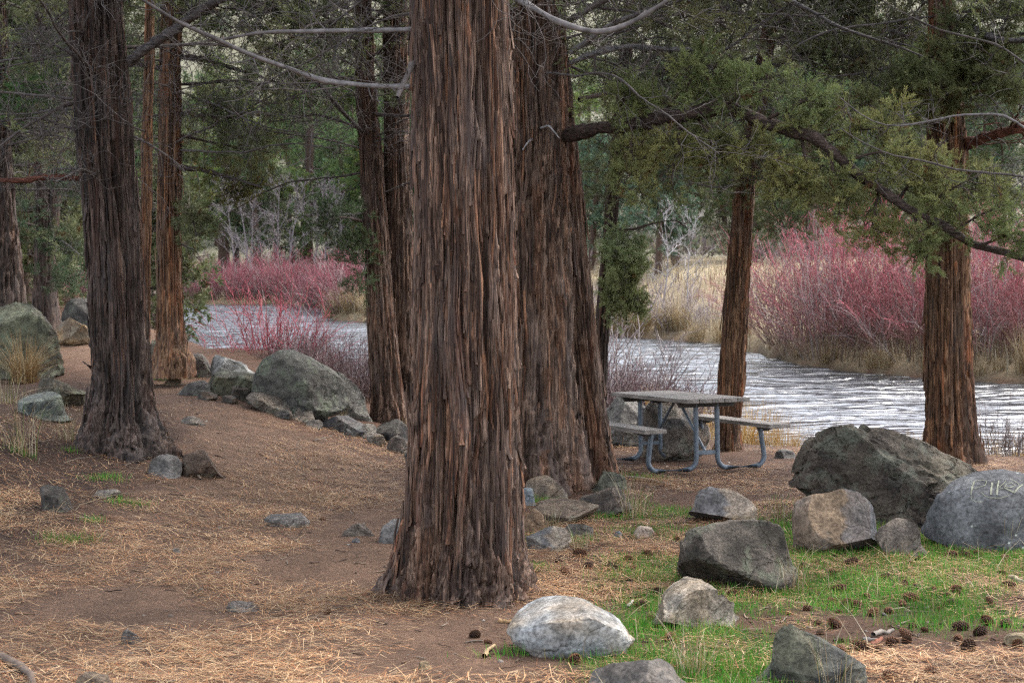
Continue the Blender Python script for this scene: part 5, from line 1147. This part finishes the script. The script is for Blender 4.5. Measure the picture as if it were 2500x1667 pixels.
gold = clump_bag(415, 230, 1.2, 0.8, 0.3, 0.006, [srgb(226, 184, 110), srgb(206, 158, 84), srgb(238, 206, 146), srgb(180, 136, 80)]).build('reed_clump', M['grass'])
for k, (x, y, s) in enumerate([(3.0, 18.8, 0.62), (3.35, 19.1, 0.7), (2.75, 19.3, 0.6), (3.6, 18.7, 0.5), (2.0, 19.4, 0.55)]):
    place(gold, x, y, s * 1.1, k * 1.7, 'golden dry reed clump at the water behind the picnic table', 'reeds', 'reed clumps behind the table')
for k in range(26):
    x = 6.8 + k * 0.42 + r.uniform(-0.2, 0.2); y = float(far_bank(x)) + r.uniform(0.1, 0.8)
    place(reed[k % 2], x, y, r.uniform(0.45, 0.8) * (1.35 if x > 10.3 else 0.75), r.uniform(0, 6), 'straw-coloured reed clump at the foot of the dogwood thicket', 'reeds', 'reeds under the dogwood thicket')
for k in range(22):
    x = -8.0 + k * 0.3 + r.uniform(-0.2, 0.2); y = float(far_bank(x)) + r.uniform(0.2, 2.5)
    place(reed[k % 2], x, y, r.uniform(0.9, 1.3), r.uniform(0, 6), 'straw-coloured grass clump on the point across the river', 'grass', 'grass clumps on the far point')
for k in range(24):
    x = 0.5 + k * 0.26 + r.uniform(-0.2, 0.2); y = float(far_bank(x)) + r.uniform(0.2, 1.6)
    place(reed[k % 2], x, y, r.uniform(0.6, 1.0), r.uniform(0, 6), 'buff grass clump edging the field where the river bends', 'grass', 'grass clumps at the river bend')
for k in range(10):
    x = 2.6 + k * 0.55 + r.uniform(-0.2, 0.2); y = float(near_bank(x)) - r.uniform(0.5, 1.2)
    place(gold, x, y, r.uniform(0.3, 0.55), r.uniform(0, 6), 'short golden reed tuft on the near bank by the huge boulder', 'reeds', 'short reed tufts on the near bank')
wsh = shrub_bag(260, 70, 0.9, 1.5, srgb(96, 84, 78), srgb(120, 104, 98), srgb(140, 122, 116), 0.005, 7, 0.4, 0.1, 0.4, 0.5).build('twiggy_shrub', M['stem'])
for k, (x, y, s, l) in enumerate([(5.9, 17.0, 0.9, 'fine-twigged bare bush at the water right of the thick straight juniper'), (6.9, 16.8, 0.95, 'fine-twigged bare bush behind the lettered boulder'), (4.2, 18.3, 0.65, 'sparse bare bush at the water behind the huge pitted boulder')]):
    place(wsh, x, y, s, k * 2.0, l, 'shrub')
def field_grass():
    r = np.random.default_rng(420); n = 19000
    x = r.uniform(-30, 26, n); y = far_bank(x) + 0.5 + r.uniform(0, 1, n) ** 1.4 * 32
    V_, Q_ = blades(n, r, 0.75, 0.6, 0.021, 0.4, 3, 0.0)
    V_ = V_ + np.stack([x, y, gz(x, y, False)], -1)[:, None, None]
    c = np.array([srgb(206, 190, 156), srgb(186, 164, 130), srgb(218, 204, 174), srgb(150, 128, 106)])[r.integers(0, 4, n)] * r.uniform(0.7, 1.1, (n, 1))
    o = mk('dry_grass', V_.reshape(-1, 3), Q_, None, np.repeat(c, 6, 0), M['grass'])
    tag(o, 'pale dry meadow grass covering the far bank', 'grass', None, 'stuff')
field_grass()

# ------------------------------------------------------------------ far trees on the slope
def far_conifer(seed, H, W, pine, c0, c1, dens=1.0):
    r = np.random.default_rng(seed); lf = Bag(); wd = Bag(); tr = Bag()
    z = np.linspace(-0.3, H * 0.97, 10); P = np.stack([0.1 * np.sin(z * 0.6 + seed), 0.1 * np.cos(z * 0.5), z], -1)[None]
    V_, Q_, c_ = tubes(P, (0.035 * H * np.linspace(1, 0.12, 10))[None], 7, np.array([srgb(104, 84, 72)]), np.array([srgb(104, 84, 72)])); tr.add(V_, Q_, None, c_)
    nb = int((46 if pine else 60) * dens)
    zb = H * (0.16 + 0.82 * r.uniform(0, 1, nb) ** 0.9); az = r.uniform(0, 2 * math.pi, nb)
    u = (zb / H - 0.16) / 0.84
    ln = W * np.where(u < 0.25, 0.6 + 1.6 * u, np.sqrt(np.clip(1.05 - u, 0, 1))) * r.uniform(0.55, 1.1, nb)
    d = np.stack([np.cos(az), np.sin(az), r.uniform(-0.1, 0.35, nb)], -1); s = np.stack([0 * zb, 0 * zb, zb], -1)
    t = np.linspace(0, 1, 6)
    B = s[:, None] + d[:, None] * (ln[:, None] * t)[..., None] + np.array([0, 0, -0.12]) * (ln[:, None] * t ** 2)[..., None] + r.normal(0, 0.05, (nb, 6, 3))
    cc = np.tile(srgb(112, 98, 90), (nb, 1)) * r.uniform(0.7, 1.2, (nb, 1))
    V_, Q_, c_ = tubes(B, 0.035 * np.linspace(1, 0.3, 6)[None] * np.ones((nb, 1)), 3, cc, cc); wd.add(V_, Q_, None, c_)
    P2, _ = spawn(B, 7, lambda s_, t_: r.uniform(0.25, 0.75, s_) * W / 2.2, r, 0.9, 0.2, 4, 0.3, 1.0, 0.5, 0.15)
    V_, Q_, c_ = tubes(P2, 0.014 * np.linspace(1, 0.5, 4)[None] * np.ones((len(P2), 1)), 3, np.repeat(cc, 7, 0), np.repeat(cc, 7, 0)); wd.add(V_, Q_, None, c_)
    pos = P2[:, 1:].reshape(-1, 3); ax = np.repeat(P2[:, -1] - P2[:, 0], 3, 0) + r.normal(0, 0.3, pos.shape) + [0, 0, 0.2]
    pos = np.concatenate([pos, pos + r.normal(0, 0.12, pos.shape)]); ax = np.concatenate([ax, ax])
    add_foliage(lf, pos, ax, r, TUFT_BIG, 1.0 if not pine else 1.1, c0, c1, 0.02)
    e = bpy.data.objects.new('conifer', None); C.objects.link(e)
    tr.build('trunk', M['twig'], e); wd.build('branches', M['twig'], e); stuff(lf.build('crown', M['leaf'], e, None, False))
    return e
jun = [far_conifer(501, 6.5, 2.3, False, srgb(106, 110, 72), srgb(86, 104, 66)), far_conifer(502, 5.5, 2.4, False, srgb(112, 112, 74), srgb(92, 104, 66)), far_conifer(503, 8.0, 2.4, False, srgb(96, 104, 70), srgb(84, 108, 72))]
pin = [far_conifer(511, 9.5, 2.8, True, srgb(116, 136, 84), srgb(88, 118, 76)), far_conifer(512, 8.0, 2.6, True, srgb(132, 144, 76), srgb(96, 126, 72)), far_conifer(513, 6.0, 2.6, True, srgb(112, 134, 108), srgb(92, 118, 94))]
SP = [  # near edge of the wood, named one by one
    (jun[0], 7.6, 66, 1.0, 'bushy dark juniper at the edge of the wood behind the buff field'), (pin[2], 6.6, 64, 0.9, 'blue-green young pine behind the white bare trees'),
    (jun[1], 10.6, 68, 1.15, 'spreading juniper behind the dogwood thicket'), (pin[0], 14.5, 70, 1.0, 'bright green pine behind the thick straight juniper'),
    (pin[2], 4.2, 72, 1.1, 'blue-green pine standing left of the young one'), (pin[0], -7.0, 90, 1.0, 'tall light green pine beyond the twin-stemmed juniper'),
    (pin[1], -9.5, 96, 1.15, 'yellow-green pine beyond the leafless clump'), (jun[2], -17.2, 96, 1.2, 'dark-trunked juniper rising behind the leafless clump')]
for k, (p_, x, y, s, l) in enumerate(SP): place_tree(p_, x, y, s, k * 1.7, l, 'tree')
for k, (x, y, s) in enumerate([(-9.8, 30, 0.9), (-11.5, 33, 1.0), (-10.6, 37, 1.0), (-13, 40, 1.1), (-8.6, 34.0, 0.75), (-14.8, 46, 1.1), (-12.2, 28.5, 0.9), (-15, 35, 1.1), (-17.5, 44, 1.1), (-12.6, 50, 1.0), (-9.2, 27.3, 0.6)]):
    place_tree(jun[k % 3], x, y, s * 1.25, k * 2.1, 'shaded juniper in the grove behind the tan pyramid rock', 'tree', 'junipers in the left grove')
r = np.random.default_rng(91); pts = []
tries = 0
while len(pts) < 260 and tries < 20000:
    tries += 1
    y = 78 + 150 * r.uniform() ** 1.3; x = r.uniform(-0.47, 0.47) * y + r.uniform(-2, 2)
    hb_ = float(np.interp(x, [-60, -30, -8, 0, 10, 60], [108, 102, 94, 80, 73, 70]))
    if y < hb_: continue
    if any((x - a) ** 2 + (y - b) ** 2 < (1.7 + 0.009 * y) ** 2 for a, b in pts): continue
    pts.append((x, y))
for q in range(70):                                        # a thinner scatter higher on the slope
    y = r.uniform(215, 385); pts.append((r.uniform(-0.42, 0.42) * y, y))
for k, (x, y) in enumerate(pts):
    p_ = (jun + pin)[int(r.integers(0, 6))] if r.uniform() < 0.8 else pin[int(r.integers(0, 3))]
    if r.uniform() < 0.1: p_ = (b2, b3)[k % 2]
    if p_ in (b2, b3): place_tree(p_, x, y, r.uniform(0.8, 1.2), r.uniform(0, 6), 'grey leafless tree among the conifers of the far slope', 'tree', 'leafless trees on the far slope')
    else:
        kd = (jun + pin).index(p_); kn = ('bushy olive-green juniper', 'broad yellowish-green juniper', 'tall dull green juniper', 'tall bright green pine', 'yellow-green pine', 'blue-green pine')[kd]
        place_tree(p_, x, y, r.uniform(0.8, 1.35), r.uniform(0, 6), 'far-off ' + kn + ' in the wood on the slope across the river', 'tree', kn + 's on the far slope')
for k, (x, y, s) in enumerate([(-24, 92, 1.5), (-20.5, 103, 1.7), (-15, 106, 1.7), (-12.2, 110, 1.6), (-7.8, 106, 1.7), (-4.2, 95, 1.7), (-1.0, 92, 1.8), (2.0, 88, 1.7), (-28, 98, 1.8)]):
    place_tree(pin[k % 2], x, y, s, k * 0.9, ('very tall green pine towering over the wood across the river', 'very tall yellow-green pine towering over the wood across the river')[k % 2], 'tree', ('tall green pines over the far wood', 'tall yellow-green pines over the far wood')[k % 2])
def slope_brush():
    r = np.random.default_rng(430); n = 11000
    y = 68 + 150 * r.uniform(0, 1, n) ** 1.4; x = r.uniform(-0.45, 0.45, n) * y
    ok = y > np.interp(x, [-60, -30, -8, 0, 10, 60], [86, 84, 80, 70, 64, 62]); x, y = x[ok], y[ok]
    cl = n2(x, y, 0.35, 2, 51) > -0.1; x, y = x[cl], y[cl]; n = len(x)
    tv, tf = TUFT_BIG; ax = np.stack([r.normal(0, 0.4, n), r.normal(0, 0.4, n), np.ones(n)], -1)
    V_ = inst(tv, np.stack([x, y, gz(x, y, False) - 0.02], -1), ax, r.uniform(1.5, 4.5, n), r)
    cs = np.array([srgb(156, 154, 136), srgb(140, 142, 114), srgb(168, 160, 134), srgb(136, 124, 118), srgb(156, 140, 136)])
    c = cs[r.integers(0, 5, n)] * r.uniform(0.7, 1.15, (n, 1))
    o = mk('sagebrush', V_.reshape(-1, 3), None, rep_faces(tf, len(tv), n), np.repeat(c, len(tv), 0), M['leaf'], None, False)
    tag(o, 'grey-green sagebrush scrub covering the far slope', 'scrub', None, 'stuff')
slope_brush()

# ------------------------------------------------------------------ litter, grass, cones, sticks
def scatter(n, r, x0, x1, y0, y1, dens):
    x = r.uniform(x0, x1, n); y = r.uniform(y0, y1, n); k = r.uniform(size=n) < dens(x, y); return x[k], y[k]
def in_view(x, y): return np.abs(x) < 0.40 * y + 0.8
def slope_dirs(x, y):
    e = 0.05; return (gz(x + e, y) - gz(x - e, y)) / (2 * e), (gz(x, y + e) - gz(x, y - e)) / (2 * e)
def needles():
    r = np.random.default_rng(440)
    def dens(x, y):
        pm = path_mask(x, y); clump = smooth(n2(x, y, 0.9, 3, 61) * 1.6 + 0.55) * (0.35 + 0.65 * smooth(n2(x, y, 4.0, 2, 63) + 0.5))
        mid = np.exp(-((x + 1.0 + 0.12 * (y - 7)) / 0.9) ** 2)
        d = pm * (0.12 + 0.88 * mid) * clump + (1 - pm) * (0.75 - 0.25 * grass_mask(x, y)) * clump
        left = smooth((-x - 1.6 - 0.1 * (y - 6)) / 0.8) * (1 - smooth((y - 12.5) / 2)); d = d + 0.3 * left * clump; d = d * (1 - 0.75 * smooth((-x - 2.3) / 0.5) * smooth((y - 10.3) / 1.5))
        d = d * np.interp(y, [5, 8, 11, 14, 20], [1.0, 1, 0.7, 0.4, 0.15])
        return np.where(in_view(x, y), np.clip(d, 0, 1), 0)
    x, y = scatter(950000, r, -5.5, 5.6, 4.6, 17, dens)
    n = len(x); sx, sy = slope_dirs(x, y); a = r.uniform(0, math.pi * 2, n)
    L = r.uniform(0.06, 0.17, n); lift = 0.004 + np.abs(r.normal(0, 0.012, n)); tilt = r.normal(0, 0.1, n)
    d = np.stack([np.cos(a), np.sin(a), np.cos(a) * sx + np.sin(a) * sy + tilt], -1); p = np.stack([x, y, gz(x, y) + lift + np.abs(tilt) * L * 0.5], -1)
    side = np.stack([-np.sin(a), np.cos(a), np.zeros(n)], -1); wn = r.uniform(0.0010, 0.0021, n)[:, None]
    bend = side * (r.normal(0, 0.08, n) * L)[:, None]
    up = np.array([0, 0, 0.0015])
    V_ = np.stack([p - d * L[:, None] / 2 - side * wn, p + d * L[:, None] / 2 + bend, p - d * L[:, None] / 2 + side * wn], 1)
    T_ = np.arange(n * 3).reshape(-1, 3)
    cs = np.array([srgb(222, 178, 130), srgb(200, 146, 100), srgb(234, 200, 156), srgb(168, 110, 72), srgb(140, 110, 88)])
    c = cs[r.integers(0, 5, n)] * r.uniform(0.7, 1.15, (n, 1))
    o = mk('pine_needles', V_.reshape(-1, 3), None, T_, np.repeat(c, 3, 0), M['litter'], None, False)
    tag(o, 'orange-tan fallen pine needles strewn over path and bank', 'needles', None, 'stuff')
needles()
def green_grass():
    r = np.random.default_rng(450)
    def dens(x, y):
        return np.where(in_view(x, y), grass_mask(x, y) * (0.35 + 0.65 * smooth(n2(x, y, 5, 2, 65) + 0.5)), 0)
    x, y = scatter(300000, r, -0.5, 5.4, 5.0, 12.8, dens)
    # thicker fringes round the stones, and a few tufts on the left bank
    spots = [(2050, 1365, 0.5, 900), (2300, 1350, 0.5, 900), (1500, 1262, 0.35, 700), (1450, 1250, 0.4, 500), (1330, 1230, 0.2, 350), (1600, 1300, 0.4, 800), (1380, 1320, 0.3, 500), (1660, 1640, 0.3, 900), (1850, 1640, 0.3, 900), (1560, 1600, 0.25, 400), (1960, 1440, 0.35, 800), (1300, 1390, 0.15, 250),
             (255, 1170, 0.2, 260), (310, 1228, 0.18, 240), (185, 1325, 0.18, 220), (135, 1325, 0.16, 150), (225, 1278, 0.1, 100), (410, 925, 0.22, 330), (50, 1110, 0.12, 160), (170, 1105, 0.1, 80), (690, 965, 0.15, 120), (1560, 1165, 0.3, 250), (1240, 1600, 0.15, 120), (2000, 1275, 0.3, 300), (1420, 1180, 0.2, 200)]
    xs_, ys_ = [x], [y]
    for px, py, s, n in spots:
        p = gp(px, py); xs_.append(p[0] + r.normal(0, s * 0.5, n)); ys_.append(p[1] + r.normal(0, s * 0.4, n))
    x, y = np.concatenate(xs_), np.concatenate(ys_); n = len(x)
    V_, Q_ = blades(n, r, 0.10, 0.9, 0.0034, 0.6, 2, 0.0)
    V_ = V_ * np.array([1, 1, 1.0]) + np.stack([x, y, gz(x, y)], -1)[:, None, None]
    cs = np.array([srgb(98, 172, 56), srgb(80, 152, 46), srgb(124, 176, 66), srgb(158, 164, 80), srgb(186, 168, 104)])
    c = cs[r.choice(5, n, p=[0.3, 0.28, 0.2, 0.12, 0.1])] * r.uniform(0.7, 1.15, (n, 1))
    o = mk('green_grass', V_.reshape(-1, 3), Q_, None, np.repeat(c, 4, 0), M['grass'], None, False)
    tag(o, 'short fresh green grass growing between the boulders', 'grass', None, 'stuff')
green_grass()
def dry_blades():
    r = np.random.default_rng(455)
    def dens(x, y):
        left = smooth((-x - 2.6 - 0.12 * (y - 8)) / 0.8) * (1 - smooth((y - 15) / 3)) * smooth(n2(x, y, 1.4, 2, 66) + 0.35)
        right = grass_mask(x, y) * 0.12 + 0.25 * smooth((y - 16.0) / 1.5) * smooth((x - 0.5))
        return np.where(in_view(x, y) & (near_bank(x) - y > 0.2), left * 0.35 + right, 0)
    x, y = scatter(40000, r, -6.5, 6.5, 5.5, 19, dens); n = len(x)
    V_, Q_ = blades(n, r, 0.26, 1.6, 0.0026, 0.8, 4, 0.0); V_ = V_ + np.stack([x, y, gz(x, y)], -1)[:, None, None]
    c = np.array(STRAW)[r.integers(0, 4, n)] * r.uniform(0.65, 1.1, (n, 1))
    o = mk('dry_grass', V_.reshape(-1, 3), Q_, None, np.repeat(c, 8, 0), M['grass'], None, False)
    tag(o, 'thin straggling dry grass on the left bank and waterside', 'grass', None, 'stuff')
dry_blades()
def gravel():
    r = np.random.default_rng(460)
    x, y = scatter(6000, r, -5, 5.5, 4.8, 18, lambda x, y: np.where(in_view(x, y), 0.25 + 0.3 * smooth(n2(x, y, 1.5, 2, 70) + 0.3), 0)); n = len(x)
    p, T = ico(1); sc_ = 0.004 + 0.016 * r.uniform(0, 1, n) ** 3
    V_ = inst(p * np.array([1, 1, 0.6]), np.stack([x, y, gz(x, y)], -1), np.stack([r.normal(0, 0.3, n), r.normal(0, 0.3, n), np.ones(n)], -1), sc_, r) 
    V_ = V_ + r.normal(0, 0.12, V_.shape) * sc_[:, None, None]
    c = np.array([srgb(140, 128, 116), srgb(120, 104, 90), srgb(160, 150, 138), srgb(84, 66, 54), srgb(70, 56, 46)])[r.integers(0, 5, n)]
    o = mk('gravel', V_.reshape(-1, 3), None, rep_faces(T, len(p), n), np.repeat(c, len(p), 0), M['litter'], None, True)
    tag(o, 'small pebbles and crumbs of bark scattered over the soil', 'gravel', None, 'stuff')
gravel()
def chips():
    """short bits of twig and bark over the ground"""
    r = np.random.default_rng(465)
    x, y = scatter(5200, r, -5, 5.5, 4.8, 15, lambda x, y: np.where(in_view(x, y), 0.25 + 0.5 * smooth((x - 0.2) / 0.8) * (y < 11.5), 0)); n = len(x)
    a = r.uniform(0, 6.28, n); L = r.uniform(0.03, 0.14, n); sx, sy = slope_dirs(x, y)
    d = np.stack([np.cos(a), np.sin(a), np.cos(a) * sx + np.sin(a) * sy], -1)
    p = np.stack([x, y, gz(x, y) + 0.006], -1); t = np.linspace(-0.5, 0.5, 4)
    P = p[:, None] + d[:, None] * (L[:, None] * t)[..., None] + r.normal(0, 0.003, (n, 4, 3))
    c = np.array([srgb(120, 92, 72), srgb(150, 128, 108), srgb(90, 70, 58), srgb(168, 150, 132)])[r.integers(0, 4, n)] * r.uniform(0.7, 1.1, (n, 1))
    V_, Q_, cc = tubes(P, r.uniform(0.002, 0.006, (n, 1)) * np.ones((1, 4)), 3, c, c)
    o = mk('twig_litter', V_, Q_, None, cc, M['twig']); tag(o, 'bits of broken twig and bark littering the ground', 'litter', None, 'stuff')
chips()

def cone_mesh():
    r = np.random.default_rng(470); b = Bag(); p, T = ico(2)
    b.add(p * np.array([0.027, 0.027, 0.038]), None, T, srgb(70, 46, 34))
    n = 84
    for k in range(n):
        t = (k + 0.5) / n; a = k * 2.39996; z = -0.042 + 0.084 * t; rr_ = 0.036 * math.sqrt(max(0.03, 1 - ((t - 0.42) / 0.62) ** 2))
        o_ = np.array([math.cos(a), math.sin(a), 0]); s = np.array([-math.sin(a), math.cos(a), 0]); u = np.array([0, 0, 1.0])
        root = o_ * rr_ * 0.45 + u * z; tip = o_ * rr_ * 1.12 + u * (z + 0.010); w_ = 0.0085
        V_ = [root, tip - s * w_ - o_ * 0.006, tip + u * 0.002, tip + s * w_ - o_ * 0.006, tip - u * 0.006 - o_ * 0.004]
        c = np.array([srgb(78, 50, 36), srgb(128, 84, 56), srgb(156, 112, 78), srgb(128, 84, 56), srgb(96, 62, 44)])
        b.add(V_, None, [(0, 1, 2), (0, 2, 3), (1, 4, 2), (2, 4, 3), (0, 4, 1), (0, 3, 4)], c)
    return b
cone = cone_mesh().build('pine_cone', M['litter'])
grey_cone_bag = cone_mesh(); grey_cone_bag.c = [c * np.array([0.55, 0.62, 0.72]) * 1.1 for c in grey_cone_bag.c]
gcone = grey_cone_bag.build('pine_cone', M['litter'])
cz = [(1900 + a * 0.2551, 1350 + b * 0.2551) for a, b in [(680, 125), (800, 190), (535, 70), (1035, 240), (1210, 325), (1310, 350), (1505, 365), (1695, 390), (2145, 225), (590, 385), (510, 500), (345, 410), (280, 555), (575, 580), (370, 700), (545, 720), (755, 530), (1190, 510), (1260, 450), (840, 450), (1060, 580), (1280, 715), (1220, 800), (1735, 740), (1410, 760), (935, 790), (610, 850), (770, 930), (590, 960), (960, 960), (1080, 900), (1230, 870), (1650, 510), (2030, 510), (1940, 570), (2090, 590), (1820, 930), (2290, 900), (1480, 1180), (1075, 1215), (770, 1235), (2000, 700), (2180, 710), (1940, 785), (1720, 840), (1650, 55), (1800, 40), (1890, 40), (2180, 80), (1330, 85), (1250, 110), (375, 105), (230, 140), (500, 220), (2210, 355), (1600, 435), (1540, 555), (905, 600), (645, 510), (110, 590), (400, 785), (90, 380)]]
cz += [(1200 + a * 0.5527, 1100 + b * 0.5527) for a, b in [(815, 400), (605, 495), (525, 525), (630, 530), (705, 750), (1060, 648), (905, 755), (790, 845), (365, 940), (190, 510), (395, 470), (690, 470), (430, 520), (545, 530), (1160, 655), (1420, 635), (610, 580), (740, 640), (330, 545), (850, 560), (660, 700), (300, 500), (480, 610)]]
cz += [(1190, 1572), (790, 1270), (1345, 1585), (800, 1500), (1160, 1558)]
r = np.random.default_rng(475)
for k, (px, py) in enumerate(cz):
    p = gp(px, py); gy = r.uniform() < 0.42; pr_ = gcone if gy else cone
    if pr_.name not in used: o = pr_; used.add(pr_.name)
    else: o = pr_.copy(); C.objects.link(o)
    s = r.uniform(0.38, 0.85) if k % 9 else r.uniform(0.8, 1.05); o.scale = (s, s * r.uniform(0.8, 1), s * r.uniform(0.9, 1.3)); o.location = (p[0], p[1], float(gz(p[0], p[1])) + 0.02 * s)
    o.rotation_euler = (math.radians(r.uniform(50, 110)), 0, r.uniform(0, 6.28))
    onp = px < 1400 and (py > 1540 or px < 850)
    if onp: tag(o, 'brown pine cone lying on the bare soil by the path', 'pine cone', 'pine cones on bare soil')
    elif gy: tag(o, 'weathered grey-brown pine cone on the needle-strewn grass', 'pine cone', 'weathered cones on the grass')
    else: tag(o, 'reddish-brown open pine cone on the needle-strewn grass', 'pine cone', 'open cones on the grass')
def stick(pts, r0, label, col, name='stick'):
    P = [gp(*q) for q in pts]; P = np.array(P); P[:, 2] += r0 * 0.8; P, _ = resample(P, 8)
    r = np.random.default_rng(abs(int(pts[0][0]))); P += r.normal(0, r0 * 0.3, P.shape)
    V_, Q_, c_ = tubes(P[None], (r0 * np.linspace(1, 0.6, 8) * r.uniform(0.85, 1.15, 8))[None], 7, np.array([col]), np.array([col]))
    o = mk(name, V_, Q_, None, c_, M['twig'], None, True, P.mean(0)); o.location = P.mean(0); tag(o, label, 'stick')
stick([(1180, 1606), (1205, 1583)], 0.012, 'short pale broken stick lying on bare soil near the big trunk', srgb(206, 176, 136))
stick([(1218, 1521), (1262, 1529)], 0.012, 'tan wood chip lying flat before the flared trunk', srgb(190, 152, 108))
stick([(1530, 1166), (1580, 1172), (1640, 1185)], 0.01, 'pale curved stick on the ground before the picnic table', srgb(184, 166, 146))
stick([(2130, 1558), (2180, 1545)], 0.016, 'grey stick among the pine cones on the grass', srgb(150, 138, 126))
stick([(1532, 1486), (1545, 1470)], 0.01, 'tiny bleached stick by the crumbly cream rock', srgb(206, 196, 184))
stick([(2465, 1416), (2500, 1428), (2530, 1440)], 0.02, 'thick bleached stick at the edge of the coned grass', srgb(196, 176, 150))
stick([(2110, 1568), (2140, 1566)], 0.013, 'short grey twig beside the grey stick', srgb(140, 132, 126))
stick([(2128, 1580), (2155, 1562)], 0.014, 'reddish strip of bark lying on needles', srgb(142, 84, 60), 'bark_strip')
stick([(440, 1219), (505, 1230)], 0.006, 'thin straw-coloured stick lying across the edge of the path', srgb(190, 166, 132))
stick([(766, 1078), (808, 1068)], 0.014, 'dark weathered stick lying on the far part of the path', srgb(110, 96, 84))
stick([(468, 1138), (482, 1165), (490, 1175)], 0.016, 'forked grey root end beside the rounded grey stone', srgb(150, 132, 114), 'root')
stick([(-30, 1612), (20, 1625), (60, 1650), (90, 1690)], 0.022, 'thick grey root crossing the corner of the path', srgb(124, 106, 92), 'root')
